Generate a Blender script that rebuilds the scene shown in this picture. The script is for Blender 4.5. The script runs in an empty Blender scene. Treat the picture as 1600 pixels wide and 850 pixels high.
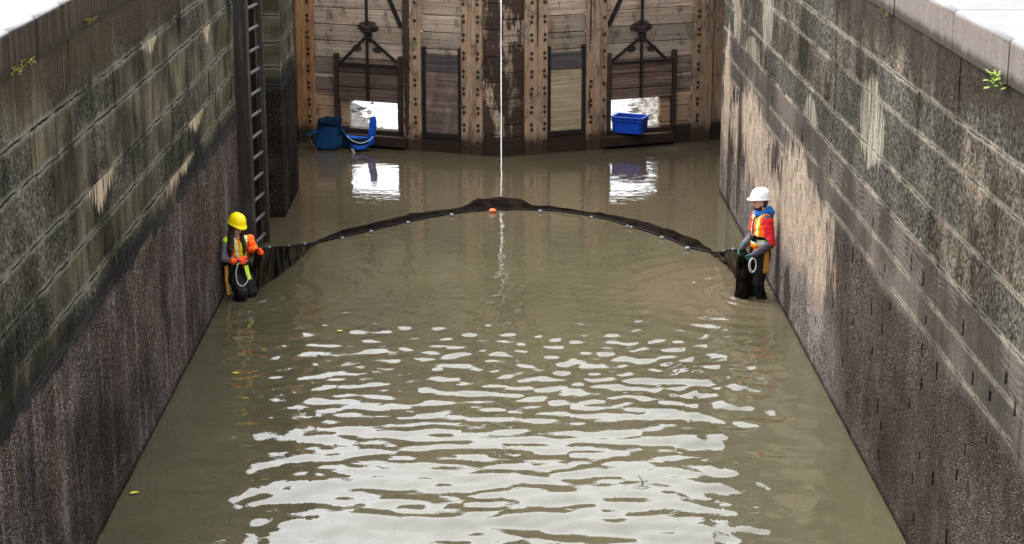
import bpy, bmesh, math, random
import numpy as np
from mathutils import Vector, Matrix, Euler, noise as mnoise

# ------------------------------------------------------------------ camera
scene = bpy.context.scene
COL = scene.collection
CAM_H, TILT, YAW = 7.38, math.radians(15.10), math.radians(0.477)
FOC = 2900.0                                   # focal length in photo pixels (1600 wide)
cd = bpy.data.cameras.new('camera')
cam = bpy.data.objects.new('camera', cd)
COL.objects.link(cam)
cam.location = (0, 0, CAM_H)
cam.rotation_euler = (math.pi / 2 - TILT, 0, -YAW)
cd.sensor_width = 36.0
cd.lens = FOC / 1600 * 36
cd.clip_start = 0.1
cd.clip_end = 3000
scene.camera = cam

# ------------------------------------------------------------------ sky, sun, exposure
SUN_EL, SUN_AZ = math.radians(55), math.radians(-45)   # azimuth from +Y, clockwise: behind the cloud, ahead and to the left
world = bpy.data.worlds.new('World')
scene.world = world
world.use_nodes = True
wn = world.node_tree
wn.nodes.clear()
sky = wn.nodes.new('ShaderNodeTexSky')
sky.sky_type = 'NISHITA'
sky.sun_disc = False
sky.sun_elevation = SUN_EL
sky.sun_rotation = SUN_AZ
sky.air_density = 1.0
sky.dust_density = 10.0
sky.ozone_density = 1.0
hs = wn.nodes.new('ShaderNodeHueSaturation')          # overcast: the blue is mostly gone
hs.inputs['Saturation'].default_value = 0.10
bg = wn.nodes.new('ShaderNodeBackground')
bg.inputs['Strength'].default_value = 0.15
wo = wn.nodes.new('ShaderNodeOutputWorld')
wn.links.new(sky.outputs[0], hs.inputs['Color'])
cloud = wn.nodes.new('ShaderNodeMix'); cloud.data_type = 'RGBA'      # even cloud cover over the sky
cloud.inputs[0].default_value = 0.55
cloud.inputs[7].default_value = (5.9, 6.12, 6.45, 1)
wn.links.new(hs.outputs[0], cloud.inputs[6])
wn.links.new(cloud.outputs[2], bg.inputs['Color'])
wn.links.new(bg.outputs[0], wo.inputs['Surface'])

sl = bpy.data.lights.new('sun', 'SUN')
sl.energy = 0.5
sl.angle = math.radians(35)
sl.color = (1.0, 0.97, 0.92)
sun = bpy.data.objects.new('sun', sl)
COL.objects.link(sun)
sdir = Vector((math.sin(SUN_AZ) * math.cos(SUN_EL), math.cos(SUN_AZ) * math.cos(SUN_EL), math.sin(SUN_EL)))
sun.rotation_euler = (-sdir).to_track_quat('-Z', 'Y').to_euler()
sun.location = sdir * 60

scene.view_settings.view_transform = 'Standard'
scene.view_settings.look = 'None'
scene.view_settings.gamma = 1.0
scene.view_settings.use_curve_mapping = False
scene.view_settings.exposure = 2.2

random.seed(7)
RNG = np.random.default_rng(11)

# ------------------------------------------------------------------ where a line of sight of the photo meets a plane
CM = Euler((math.pi / 2 - TILT, 0, -YAW)).to_matrix()
CO = Vector((0, 0, CAM_H))
def ray(px, py):
    return (CM @ Vector(((px - 800) / FOC, -(py - 425) / FOC, -1))).normalized()
def hit(px, py, p0, n):
    d = ray(px, py); n = Vector(n); p0 = Vector(p0)
    return CO + d * ((p0 - CO).dot(n) / d.dot(n))
def atz(px, py, z=0.0): return hit(px, py, (0, 0, z), (0, 0, 1))
def atY(px, py, y): return hit(px, py, (0, y, 0), (0, 1, 0))
def atX(px, py, x): return hit(px, py, (x, 0, 0), (1, 0, 0))

XL, XR, ZC, ZT = -3.96, 4.04, 4.99, 5.36        # chamber walls, underside and top of the coping

# ------------------------------------------------------------------ node helpers
NT = None
class S:
    def __init__(s, k): s.k = k
    def __add__(a, b): return M('ADD', a, b)
    def __radd__(a, b): return M('ADD', b, a)
    def __sub__(a, b): return M('SUBTRACT', a, b)
    def __rsub__(a, b): return M('SUBTRACT', b, a)
    def __mul__(a, b): return M('MULTIPLY', a, b)
    def __rmul__(a, b): return M('MULTIPLY', b, a)
def put(sock, v):
    if isinstance(v, S): NT.links.new(v.k, sock)
    elif isinstance(v, (tuple, list)) and len(v) == 3 and len(sock.default_value) == 4: sock.default_value = (*v, 1)
    else: sock.default_value = v
def M(op, a, b=0.0, c=None):
    n = NT.nodes.new('ShaderNodeMath'); n.operation = op
    put(n.inputs[0], a); put(n.inputs[1], b)
    if c is not None: put(n.inputs[2], c)
    return S(n.outputs[0])
def step(x, lo, hi):
    n = NT.nodes.new('ShaderNodeMapRange'); n.interpolation_type = 'SMOOTHSTEP'
    put(n.inputs[0], x); put(n.inputs[1], lo); put(n.inputs[2], hi)
    n.inputs[3].default_value = 0; n.inputs[4].default_value = 1
    return S(n.outputs[0])
def lin(x, lo, hi, a, b):
    n = NT.nodes.new('ShaderNodeMapRange'); put(n.inputs[0], x)
    n.inputs[1].default_value = lo; n.inputs[2].default_value = hi
    put(n.inputs[3], a); put(n.inputs[4], b)
    return S(n.outputs[0])
def mix(f, a, b):
    n = NT.nodes.new('ShaderNodeMix'); n.data_type = 'RGBA'; n.clamp_factor = True
    put(n.inputs[0], f); put(n.inputs[6], a); put(n.inputs[7], b)
    return S(n.outputs[2])
def mul(a, f):                                   # colour times a factor
    n = NT.nodes.new('ShaderNodeVectorMath'); n.operation = 'SCALE'
    put(n.inputs[0], a); put(n.inputs[3], f)
    return S(n.outputs[0])
def comb(x, y, z):
    n = NT.nodes.new('ShaderNodeCombineXYZ')
    put(n.inputs[0], x); put(n.inputs[1], y); put(n.inputs[2], z)
    return S(n.outputs[0])
def sep(v):
    n = NT.nodes.new('ShaderNodeSeparateXYZ'); put(n.inputs[0], v)
    return [S(o) for o in n.outputs]
def noise(v, scale=1.0, detail=3.0, rough=0.55, dist=0.0):
    n = NT.nodes.new('ShaderNodeTexNoise'); put(n.inputs['Vector'], v)
    n.inputs['Scale'].default_value = scale; n.inputs['Detail'].default_value = detail
    n.inputs['Roughness'].default_value = rough; n.inputs['Distortion'].default_value = dist
    return S(n.outputs[0])
def vor(v, scale, out='Color', feature='F1', rnd=1.0):
    n = NT.nodes.new('ShaderNodeTexVoronoi'); n.feature = feature; put(n.inputs['Vector'], v)
    n.inputs['Scale'].default_value = scale; n.inputs['Randomness'].default_value = rnd
    return S(n.outputs[out])
def white(v):
    n = NT.nodes.new('ShaderNodeTexWhiteNoise'); put(n.inputs['Vector'], v); return S(n.outputs[0])
def pos():
    return S(NT.nodes.new('ShaderNodeNewGeometry').outputs['Position'])
def objco():
    return S(NT.nodes.new('ShaderNodeTexCoord').outputs['Object'])
def attr(name):
    n = NT.nodes.new('ShaderNodeAttribute'); n.attribute_name = name
    return S(n.outputs['Fac'])
def bump(h, strength=0.5, dist=0.02):
    n = NT.nodes.new('ShaderNodeBump'); put(n.inputs['Height'], h)
    n.inputs['Strength'].default_value = strength; n.inputs['Distance'].default_value = dist
    return S(n.outputs[0])
def material(name):
    global NT
    m = bpy.data.materials.new(name); m.use_nodes = True
    NT = m.node_tree
    b = NT.nodes['Principled BSDF']
    return m, b
def finish(b, color, rough=0.6, nrm=None, spec=0.5, metal=0.0, k=1.0):
    put(b.inputs['Base Color'], color if k == 1.0 else mul(color, k)); put(b.inputs['Roughness'], rough)
    b.inputs['Metallic'].default_value = metal
    b.inputs['Specular IOR Level'].default_value = spec
    if nrm is not None: put(b.inputs['Normal'], nrm)
def simple(name, col, rough=0.6, var=0.25, scale=20.0, bmp=0.2, bd=0.004, metal=0.0, spec=0.25):
    m, b = material(name)
    c = objco(); n = noise(c, scale, 4)
    n2 = noise(c, scale * 0.17, 2)
    f = 1.0 - var + n * var + n2 * var
    finish(b, mul(col, f), rough, bump(n, bmp, bd), spec, metal)
    return m

# ------------------------------------------------------------------ mesh helpers
def link_mesh(name, me, mats, parent=None):
    o = bpy.data.objects.new(name, me); COL.objects.link(o)
    for m in (mats if isinstance(mats, (list, tuple)) else [mats]): me.materials.append(m)
    if parent is not None: o.parent = parent
    return o
def obj(name, bm, mats, parent=None, smooth=False):
    me = bpy.data.meshes.new(name)
    bm.to_mesh(me); bm.free()
    if smooth:
        for p in me.polygons: p.use_smooth = True
    return link_mesh(name, me, mats, parent)
def tag(o, label=None, cat=None, group=None, kind=None):
    if label: o['label'] = label
    if cat: o['category'] = cat
    if group: o['group'] = group
    if kind: o['kind'] = kind
    return o
def empty(name, loc=(0, 0, 0), rz=0.0):
    o = bpy.data.objects.new(name, None); COL.objects.link(o)
    o.location = loc; o.rotation_euler = (0, 0, rz); o.empty_display_size = 0.2
    return o
def box(bm, lo, hi, bev=0.0, mat=0, M4=None):
    r = bmesh.ops.create_cube(bm, size=1.0)
    vs = r['verts']
    lo = Vector(lo); hi = Vector(hi)
    for v in vs:
        v.co = Vector([lo[i] + (v.co[i] + 0.5) * (hi[i] - lo[i]) for i in range(3)])
    if bev > 0:
        es = list({e for v in vs for e in v.link_edges})
        rb = bmesh.ops.bevel(bm, geom=es, offset=bev, segments=1, affect='EDGES')
        vs = list({v for f in rb['faces'] for v in f.verts} | {v for v in vs if v.is_valid})
    if M4 is not None:
        for v in vs: v.co = M4 @ v.co
    fs = {f for v in vs for f in v.link_faces}
    for f in fs: f.material_index = mat
    return list(fs)
def frame_axes(d):
    d = d.normalized()
    a = Vector((0, 0, 1)) if abs(d.z) < 0.9 else Vector((1, 0, 0))
    u = d.cross(a).normalized(); return u, d.cross(u).normalized()
def tube(bm, pts, r, n=8, cap=True, mat=0):
    pts = [Vector(p) for p in pts]
    rs = r if isinstance(r, (list, tuple)) else [r] * len(pts)
    rings = []; u = None
    for i, p in enumerate(pts):
        d = pts[min(i + 1, len(pts) - 1)] - pts[max(i - 1, 0)]
        d.normalize()
        if u is None: u, v = frame_axes(d)
        else:
            u = (u - d * u.dot(d)).normalized(); v = d.cross(u)
        rings.append([bm.verts.new(p + (u * math.cos(2 * math.pi * k / n) + v * math.sin(2 * math.pi * k / n)) * rs[i]) for k in range(n)])
    for a, b in zip(rings, rings[1:]):
        for k in range(n):
            f = bm.faces.new((a[k], a[(k + 1) % n], b[(k + 1) % n], b[k])); f.material_index = mat
    if cap:
        for rg in (rings[0][::-1], rings[-1]):
            f = bm.faces.new(rg); f.material_index = mat
def bar(bm, p, q, w, t, up=(0, -1, 0), mat=0):    # rectangular bar from p to q, w wide, t thick along 'up'
    p = Vector(p); q = Vector(q); d = (q - p).normalized(); up = Vector(up)
    s = d.cross(up).normalized(); n = s.cross(d).normalized()
    v = [bm.verts.new(c + s * a * w / 2 + n * b * t / 2) for c in (p, q) for a, b in ((-1, -1), (1, -1), (1, 1), (-1, 1))]
    for f in ((0, 1, 2, 3), (7, 6, 5, 4), (0, 4, 5, 1), (1, 5, 6, 2), (2, 6, 7, 3), (3, 7, 4, 0)):
        bm.faces.new([v[i] for i in f]).material_index = mat
    bmesh.ops.recalc_face_normals(bm, faces=bm.faces[:])
def dup_tree(o, parent=None):
    c = o.copy(); COL.objects.link(c)
    if parent is not None: c.parent = parent
    for ch in list(o.children): dup_tree(ch, c)
    return c
def catmull(pts, n):
    P = [Vector(p) for p in pts]; out = []
    P = [P[0] * 2 - P[1]] + P + [P[-1] * 2 - P[-2]]
    for i in range(1, len(P) - 2):
        for k in range(n):
            t = k / n
            a, b, c, d = P[i - 1], P[i], P[i + 1], P[i + 2]
            out.append(0.5 * ((2 * b) + (c - a) * t + (2 * a - 5 * b + 4 * c - d) * t * t + (3 * b - a - 3 * c + d) * t ** 3))
    out.append(P[-2]); return out
# ================================================================== MATERIALS OF THE SETTING
LEVELS = [4.42, 4.02, 3.44, 3.00, 2.58, 2.26]
def band(y, z, yc, zc, ry, rz, n, wob=0.5):      # soft blotch on a wall, ragged by the noise n
    a = M('POWER', M('ABSOLUTE', (y - yc) * (1 / ry)), 2.0); b = M('POWER', M('ABSOLUTE', (z - zc) * (1 / rz)), 2.0)
    return step(a + b + (n - 0.5) * wob * 3.0, 1.15, 0.75)
def drip(y, z, yc, ztop, ry, ln, seed=0.0):         # lime washed out of a bed joint: straight top, ragged running bottom
    n = noise(comb(seed, y * 13.0, z * 0.5), 1.0, 4, 0.7)
    w = M('SUBTRACT', 1.0, M('ABSOLUTE', (y - yc) * (1 / ry)))
    d = (ztop - z) * (1 / ln)
    return step(z, ztop + 0.01, ztop - 0.02) * step(w * 0.7 + n * 1.5 - d, 0.62, 0.86) * step(w, 0.0, 0.25)
def smax(*a):
    r = a[0]
    for k in a[1:]: r = M('MAXIMUM', r, k)
    return r
def smin(*a):
    r = a[0]
    for k in a[1:]: r = M('MINIMUM', r, k)
    return r
def mussel_layer(p, y, z, run=1.0):
    cell = vor(p, 64.0, 'Color'); cv = sep(cell)[0]; cv2 = sep(cell)[1]
    d = vor(p, 64.0, 'Distance')
    big = noise(comb(0.0, y * 5.0, z * 0.45), 1.0, 3)
    c = mix(step(cv, 0.05, 0.85), (0.020, 0.014, 0.011), (0.116, 0.086, 0.070))
    c = mix(step(cv2, 0.82, 0.97) * 0.85 * step(y, 31.5, 29.5), c, (0.42, 0.345, 0.31))
    streak = step(big, 0.50, 0.64)
    c = mix(step(y, 31.5, 29.5) * streak * run * step(cv2, 0.30, 0.85) * 0.85, c, (0.40, 0.365, 0.355))
    c = mul(c, (0.30 + step(noise(p, 0.9, 5, 0.6), 0.25, 0.75) * 1.1) * lin(y, 29.5, 31.2, 1.0, 0.40))
    return c, d
def wall_left():
    m, b = material('wet_ashlar_left')
    p = pos(); x, y, z = sep(p)
    tone = attr('tone'); tone2 = attr('tone2')
    nb = noise(p, 1.1, 5, 0.6); nf = noise(p, 26.0, 4, 0.65); nm = noise(p, 5.0, 4, 0.6)
    st = noise(comb(0.0, y * 4.2, z * 1.3), 1.0, 5, 0.62)
    st2 = noise(comb(4.0, y * 16.0, z * 0.8), 1.0, 3, 0.6)
    zw = z + (noise(p, 3.0, 3) - 0.5) * 0.06
    grit = sep(vor(p, 38.0, 'Color'))
    smooth = mul(mix(step(st, 0.25, 0.75), (0.046, 0.040, 0.022), (0.140, 0.124, 0.082)), 0.75 + tone2 * 0.5)
    smooth = mul(smooth, 0.8 + nf * 0.4)
    roughc = mix(step(nf * 0.6 + grit[0] * 0.4, 0.34, 0.68), (0.022, 0.020, 0.015), (0.105, 0.096, 0.072))
    roughc = mix(step(grit[1], 0.88, 0.98) * 0.7, roughc, (0.20, 0.188, 0.155))
    roughc = mul(roughc, 0.55 + st * 0.6 + tone2 * 0.35)
    c = mix(0.12 + step(tone, 0.42, 0.58) * 0.76, roughc, smooth)
    far = step(y, 24.0, 26.5)                                   # the newer smooth stones next to the ladder
    c = mix(far * 0.7, c, mul(mix(step(st, 0.25, 0.75), (0.045, 0.041, 0.024), (0.150, 0.135, 0.090)), 0.8 + tone2 * 0.45))
    c = mul(c, 0.22 + step(nb, 0.28, 0.72) * 1.3)
    c = mul(c, 0.70 + step(noise(comb(5.0, y * 0.35, z * 0.5), 1.0, 3), 0.35, 0.65) * 0.5)
    # moss below the coping
    top = step(z + (noise(p, 1.6, 4) - 0.5) * 0.9, 4.32, 4.75)
    c = mix(top * 0.82, c, mul(mix(nm, (0.020, 0.013, 0.006), (0.082, 0.062, 0.034)), 0.5 + nf * 1.0))
    # pale run-off along the bed joints
    jd = smin(*[M('ABSOLUTE', zw - l) for l in LEVELS[:6]])
    below = step(jd + (nm - 0.5) * 0.05, 0.070, 0.010) * step(noise(p, 1.1, 4), 0.32, 0.54)
    c = mix(below * 0.72, c, mul((0.27, 0.25, 0.20), 0.35 + nf * 1.1))
    c = mix(step(jd, 0.016, 0.006) * step(noise(p, 2.3, 3), 0.68, 0.48) * 0.95, c, (0.007, 0.006, 0.005))
    # dark streaks and pale lime streaks
    c = mul(c, 1.0 - step(st2, 0.52, 0.68) * 0.45)
    c = mix(step(noise(comb(7.0, y * 11.0, z * 0.5), 1.0, 3, 0.6), 0.60, 0.72) * 0.45, c, (0.17, 0.145, 0.10))
    n1 = noise(comb(0.0, y * 9.0, z * 1.6), 1.0, 3)
    lime = smax(drip(y, z, 18.2, 3.44, 0.75, 0.42, 1), drip(y, z, 22.3, 2.58, 0.65, 0.50, 2), drip(y, z, 20.4, 2.26, 0.5, 0.30, 3), drip(y, z, 24.2, 3.0, 0.7, 0.30, 4), drip(y, z, 25.4, 4.02, 0.35, 0.36, 5), drip(y, z, 23.2, 2.58, 0.8, 0.22, 6), drip(y, z, 21.2, 4.42, 0.5, 0.25, 7))
    fine = noise(comb(0.0, y * 26.0, z * 1.3), 1.0, 2)
    c = mix(lime * step(fine, 0.38, 0.54) * 0.92, c, mix(nm, (0.42, 0.28, 0.13), (0.72, 0.63, 0.48)))
    # black tide band over the mussels
    zz = z + (noise(comb(0.0, y * 2.2, z * 0.6), 1.0, 4) - 0.5) * 0.34
    tide = step(zz, 2.52, 2.34) * step(zz, 2.02, 2.2)
    c = mix(tide * 0.78, c, (0.014, 0.014, 0.015))
    mus, md = mussel_layer(p, y, z, 0.75)
    mm = step(zz, 2.22, 2.12)
    bare = step(noise(p, 0.55, 3), 0.60, 0.70) * far
    mm = mm * (1.0 - bare * 0.35)
    jl = smin(*[M('ABSOLUTE', zw - l) for l in (1.86, 1.43, 1.0, 0.6, 0.2)])
    mus = mix(step(jl, 0.03, 0.0) * step(noise(p, 2.1, 3), 0.5, 0.7) * 0.35, mus, (0.16, 0.14, 0.13))
    c = mix(mm, c, mus)
    c = mix(step(z + (noise(comb(0.0, y * 6.0, 0.0), 1.0, 4) - 0.5) * 0.14, 0.10, 0.03) * 0.85, c, (0.016, 0.014, 0.010))
    hgt = nf * 0.5 + mm * (1.0 - md) * 0.9 + nm * 0.35
    wet = noise(p, 2.2, 3)
    finish(b, c, lin(wet, 0.3, 0.7, 0.5, 0.85), bump(hgt, 0.9, 0.03), 0.03, k=0.68)
    return m
def wall_right():
    m, b = material('wet_ashlar_right')
    p = pos(); x, y, z = sep(p)
    tone = attr('tone'); tone2 = attr('tone2')
    nf = noise(p, 24.0, 4, 0.65); nm = noise(p, 5.0, 4, 0.6); nl = noise(p, 0.8, 4, 0.6)
    st = noise(comb(0.0, y * 2.6, z * 1.2), 1.0, 5, 0.62)
    st2 = noise(comb(9.0, y * 13.0, z * 0.6), 1.0, 3, 0.6)
    zw = z + (noise(p, 3.0, 3) - 0.5) * 0.05
    # upper stones: rough, grey brown to green black
    grit = sep(vor(p, 34.0, 'Color'))
    base = mix(step(st, 0.25, 0.75), (0.034, 0.026, 0.017), (0.240, 0.198, 0.150))
    base = mix(step(tone, 0.45, 0.62) * 0.7, base, mix(nf, (0.032, 0.036, 0.022), (0.16, 0.155, 0.13)))
    base = mix(step(grit[1], 0.86, 0.97) * 0.6, base, (0.25, 0.235, 0.205))
    base = mul(base, (0.30 + step(nf * 0.6 + grit[0] * 0.4, 0.30, 0.70) * 1.05) * (0.8 + tone2 * 0.3))
    moss = step(noise(comb(2.0, y * 0.8, z * 0.6), 1.0, 4) , 0.50, 0.63) * step(z, 3.2, 3.7)
    base = mix(moss * 0.85, base, mul(mix(step(nf, 0.35, 0.65), (0.006, 0.007, 0.002), (0.075, 0.075, 0.036)), 0.6 + tone2 * 0.6))
    top = step(z + (noise(comb(0.0, y * 2.0, z * 0.8), 1.0, 4) - 0.5) * 0.8, 4.45, 4.80)
    base = mix(top * 0.8, base, mul(mix(nm, (0.018, 0.013, 0.009), (0.085, 0.066, 0.048)), 0.6 + nf * 0.8))
    # lime runs
    n1 = noise(comb(0.0, y * 6.0, z * 1.4), 1.0, 4)
    lime = smax(band(y, z, 27.7, 3.95, 0.55, 0.62, n1), band(y, z, 19.75, 3.72, 0.7, 0.5, n1), band(y, z, 31.6, 4.1, 0.8, 0.6, n1), band(y, z, 23.6, 3.0, 0.55, 0.34, n1), band(y, z, 31.2, 3.3, 0.5, 0.5, n1), band(y, z, 29.2, 3.05, 0.9, 0.28, n1))
    fine = noise(comb(0.0, y * 18.0, z * 0.8), 1.0, 3)
    base = mix(lime * step(fine, 0.40, 0.58) * 0.85, base, mul((0.50, 0.44, 0.35), 0.55 + nf * 0.9))
    # smooth repaired bands with board grain, z 2.26 .. 3.0
    wob = noise(comb(0.0, y * 1.2, z * 3.0), 1.0, 2)
    gr = M('SINE', z * 95.0 + wob * 26.0)
    gr = gr * step(z, 2.5, 2.62) * step(y, 25.0, 22.0) * step(nl, 0.40, 0.55)
    conc = mul(mix(step(gr, -0.4, 0.9), (0.090, 0.078, 0.062), (0.190, 0.170, 0.142)), 0.55 + nm * 0.8)
    conc = mix(step(nl, 0.42, 0.62) * 0.6, conc, mul((0.17, 0.135, 0.115), 0.5 + st))
    cm = step(zw, 3.02, 2.98)
    c = mix(cm, base, conc)
    # light bed joints
    jd = smin(*[M('ABSOLUTE', zw - l) for l in LEVELS])
    c = mix(step(jd + (nm - 0.5) * 0.04, 0.050, 0.004) * step(noise(p, 1.3, 4), 0.32, 0.52) * 0.80, c, mul((0.42, 0.365, 0.29), 0.35 + nf * 1.1))
    c = mix(step(jd, 0.010, 0.003) * step(noise(p, 2.3, 3), 0.60, 0.45) * 0.9, c, (0.012, 0.010, 0.009))
    c = mul(c, 1.0 - step(st2, 0.54, 0.70) * 0.40)
    c = mul(c, 0.62 + step(nl, 0.25, 0.75) * 0.85)
    # lower zone: brown mussel crust, with beige plaster where it has been scraped off
    zz = z + (noise(comb(0.0, y * 3.0, z * 0.5), 1.0, 4) - 0.5) * 0.30
    mus, md = mussel_layer(p, y, z, 0.25)
    mus = mix(step(nl, 0.3, 0.7) * 0.5, mus, mul((0.105, 0.076, 0.060), 0.1 + sep(vor(p, 40.0, 'Color'))[0] * 1.5))
    low = step(z + (noise(comb(0.0, y * 2.0, z * 1.0), 1.0, 5, 0.65) - 0.5) * 0.30, 2.26, 2.06)
    c = mix(low, c, mus)
    n2 = noise(comb(3.0, y * 5.0, z * 1.1), 1.0, 6, 0.72)
    lowb = step(zz, 2.26, 2.14) * step(y + (n2 - 0.5) * 5.0, 21.2, 22.2)
    beige = smax(lowb * step(n2 + (z - 1.2) * 0.06 + (nl - 0.5) * 0.9, 0.45, 0.53) * 0.85, band(y, z, 28.9, 1.9, 1.3, 0.66, n2, 1.5), band(y, z, 24.4, 1.65, 1.2, 0.85, n2, 1.4), band(y, z, 26.2, 1.15, 1.8, 0.50, n2, 1.5), band(y, z, 32.3, 1.9, 0.45, 1.1, n2, 1.5), band(y, z, 22.7, 1.25, 0.8, 0.8, n2, 1.5))
    spk = step(sep(vor(p, 30.0, 'Color'))[0], 0.80, 0.92)
    bei = mul(mix(nm, (0.46, 0.345, 0.25), (0.78, 0.63, 0.49)), 0.8 + nf * 0.4)
    bei = mix(spk * 0.6, bei, (0.10, 0.08, 0.065))
    c = mix(beige * (0.55 + step(noise(p, 4.0, 5, 0.7), 0.35, 0.6) * 0.42), c, bei)
    # grey salty crust just above the water towards the gate
    gry = step(z + (n2 - 0.5) * 1.6, 1.25, 0.70) * step(y + (n2 - 0.5) * 3.0, 20.3, 21.8)
    sp2 = sep(vor(p, 55.0, 'Color'))
    gc = mix(step(sp2[0], 0.25, 0.95), (0.055, 0.044, 0.040), (0.50, 0.44, 0.415))
    c = mix(gry * 0.78, c, mul(gc, 0.7 + nm * 0.6))
    dk = smax(band(y, z, 26.9, 0.55, 0.35, 0.55, n2), band(y, z, 30.4, 1.3, 0.30, 1.3, n2), band(y, z, 24.9, 0.35, 0.3, 0.4, n2), band(y, z, 31.6, 0.5, 0.3, 1.0, n2))
    c = mix(dk * 0.75, c, mul((0.040, 0.026, 0.016), 0.6 + nf))
    c = mix(step(z + (noise(comb(0.0, y * 6.0, 0.0), 1.0, 4) - 0.5) * 0.14, 0.10, 0.03) * 0.85, c, (0.016, 0.014, 0.010))
    hgt = nf * 0.5 + low * (1.0 - beige) * (1.0 - md) * 0.8 + nm * 0.35
    finish(b, c, lin(noise(p, 2.2, 3), 0.3, 0.7, 0.45, 0.8), bump(hgt, 0.85, 0.03), 0.03, k=0.50)
    return m
def wood(name, lo, hi, grain='x', wet=0.0, stain=0.35, hue=None, spots=None, bright=1.0):
    m, b = material(name)
    c = objco(); x, y, z = sep(c)
    t2 = attr('tone2')
    if grain == 'x': g = comb(x * 0.6, y * 6.0, z * 18.0); r = comb(x * 1.2, y, z * 70.0)
    else: g = comb(x * 26.0, y * 6.0, z * 0.8); r = comb(x * 90.0, y, z * 3.0)
    n = noise(g, 1.0, 5, 0.65, 0.4); rn = noise(r, 1.0, 3, 0.6)
    big = noise(c, 1.6, 4, 0.6)
    col = mix(step(n, 0.25, 0.75), lo, hi)
    if hue is not None: col = mix(step(big, 0.42, 0.62) * 0.7, col, mul(hue, 0.5 + n))
    col = mul(col, (0.52 + step(rn, 0.2, 0.8) * 0.7) * (0.55 + t2 * 0.8))
    crack = step(rn, 0.36, 0.28)
    col = mix(crack * 0.55, col, (0.018, 0.012, 0.008))
    if name == 'weathered_gate_board':               # one course of darker, purplish planks, sounder oak below it
        zc = z + (noise(comb(x * 3.0, 5.0, z), 1.0, 3) - 0.5) * 0.05
        col = mix(step(zc, 1.02, 1.06) * step(zc, 1.40, 1.36) * 0.8, col, mul((0.105, 0.068, 0.062), 0.5 + n))
        col = mix(step(zc, 1.06, 1.02) * 0.5, col, mul((0.36, 0.21, 0.11), 0.4 + n))
    blot = step(noise(comb(x * 1.5, y, z * 0.9), 2.6, 6, 0.72), 0.50, 0.66)
    col = mix(blot * stain, col, (0.022, 0.019, 0.016))
    low = step(z + (noise(comb(x * 5.0, 0.0, z * 1.0), 1.0, 3) - 0.5) * 0.35, 0.50, 0.20)
    col = mix(low * 0.9, col, (0.020, 0.013, 0.009))
    if wet: col = mix(wet * step(noise(comb(x * 4.0, 3.0, z * 1.1), 1.0, 5, 0.7), 0.42, 0.50), col, (0.024, 0.014, 0.009))
    if spots:
        ax = x
        for xc, zc, rx, rz in spots:
            col = mix(band(ax, z, xc, zc, rx, rz, noise(comb(x * 5.0, 1.0, z * 9.0), 1.0, 4, 0.7), 0.9) * 0.9, col, (0.016, 0.011, 0.009))
    finish(b, col, lin(big, 0.3, 0.7, 0.6, 0.9), bump(n * 0.5 + rn * 0.4 - crack * 0.5, 0.6, 0.012), 0.15, k=bright)
    return m
MAT = {}
HUBS, HUBZ = (-2.89, 3.04), 2.39                            # where the paddle rods pass their brackets, along each leaf
MAT['wall_l'] = wall_left(); MAT['wall_r'] = wall_right()
MAT['board'] = wood('weathered_gate_board', (0.165, 0.115, 0.080), (0.355, 0.275, 0.205), 'x', 0, 0.66, (0.27, 0.22, 0.175), [q for u in HUBS for q in ((u, HUBZ + 0.04, 0.24, 0.12), (u + 0.02, HUBZ - 0.14, 0.09, 0.16), (u - 0.22, HUBZ - 0.40, 0.10, 0.08), (u + 0.24, HUBZ - 0.42, 0.12, 0.07))], 1.08)
MAT['board_wet'] = wood('wet_mitre_board', (0.125, 0.085, 0.055), (0.330, 0.255, 0.190), 'x', 0.93, 0.5, None, None, 1.1)
MAT['post'] = wood('gate_post_oak', (0.150, 0.092, 0.056), (0.370, 0.270, 0.190), 'z', 0, 0.60, (0.30, 0.185, 0.110), [(0.725, 2.75, 0.024, 0.60), (1.87, 2.60, 0.022, 0.55), (1.86, 0.98, 0.020, 0.28), (-1.99, 2.6, 0.085, 2.6)], 0.88)
MAT['post_orange'] = wood('heel_post_oak', (0.170, 0.078, 0.034), (0.330, 0.180, 0.085), 'z', 0, 0.22)
MAT['paddle'] = wood('sodden_paddle_board', (0.050, 0.030, 0.021), (0.155, 0.105, 0.080), 'x', 0, 0.35)
MAT['ply_dirty'] = wood('dirty_sluice_board', (0.120, 0.080, 0.065), (0.270, 0.205, 0.155), 'x', 0.35, 0.3, (0.13, 0.085, 0.085))
MAT['ply_clean'] = wood('fresh_sluice_board', (0.220, 0.165, 0.095), (0.380, 0.310, 0.205), 'x', 0, 0.08)
MAT['ply_grey'] = wood('grey_sluice_plank', (0.075, 0.062, 0.058), (0.170, 0.150, 0.140), 'x', 0, 0.3)
MAT['sill'] = wood('black_bottom_rail', (0.020, 0.013, 0.010), (0.060, 0.040, 0.030), 'x', 0.6, 0.5)
MAT['fender'] = wood('slimy_fender_timber', (0.030, 0.027, 0.023), (0.130, 0.115, 0.095), 'z', 0.55, 0.45)
MAT['iron'] = simple('black_iron', (0.012, 0.010, 0.009), 0.55, 0.5, 30, 0.5, 0.006)
MAT['bolt'] = simple('rusty_bolt', (0.022, 0.013, 0.009), 0.6, 0.4, 60, 0.3, 0.003)
MAT['rung'] = simple('dull_grey_rung', (0.085, 0.083, 0.08), 0.6, 0.5, 30, 0.3, 0.004)
MAT['steel'] = simple('worn_steel', (0.20, 0.195, 0.19), 0.5, 0.4, 30, 0.3, 0.004)
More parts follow.
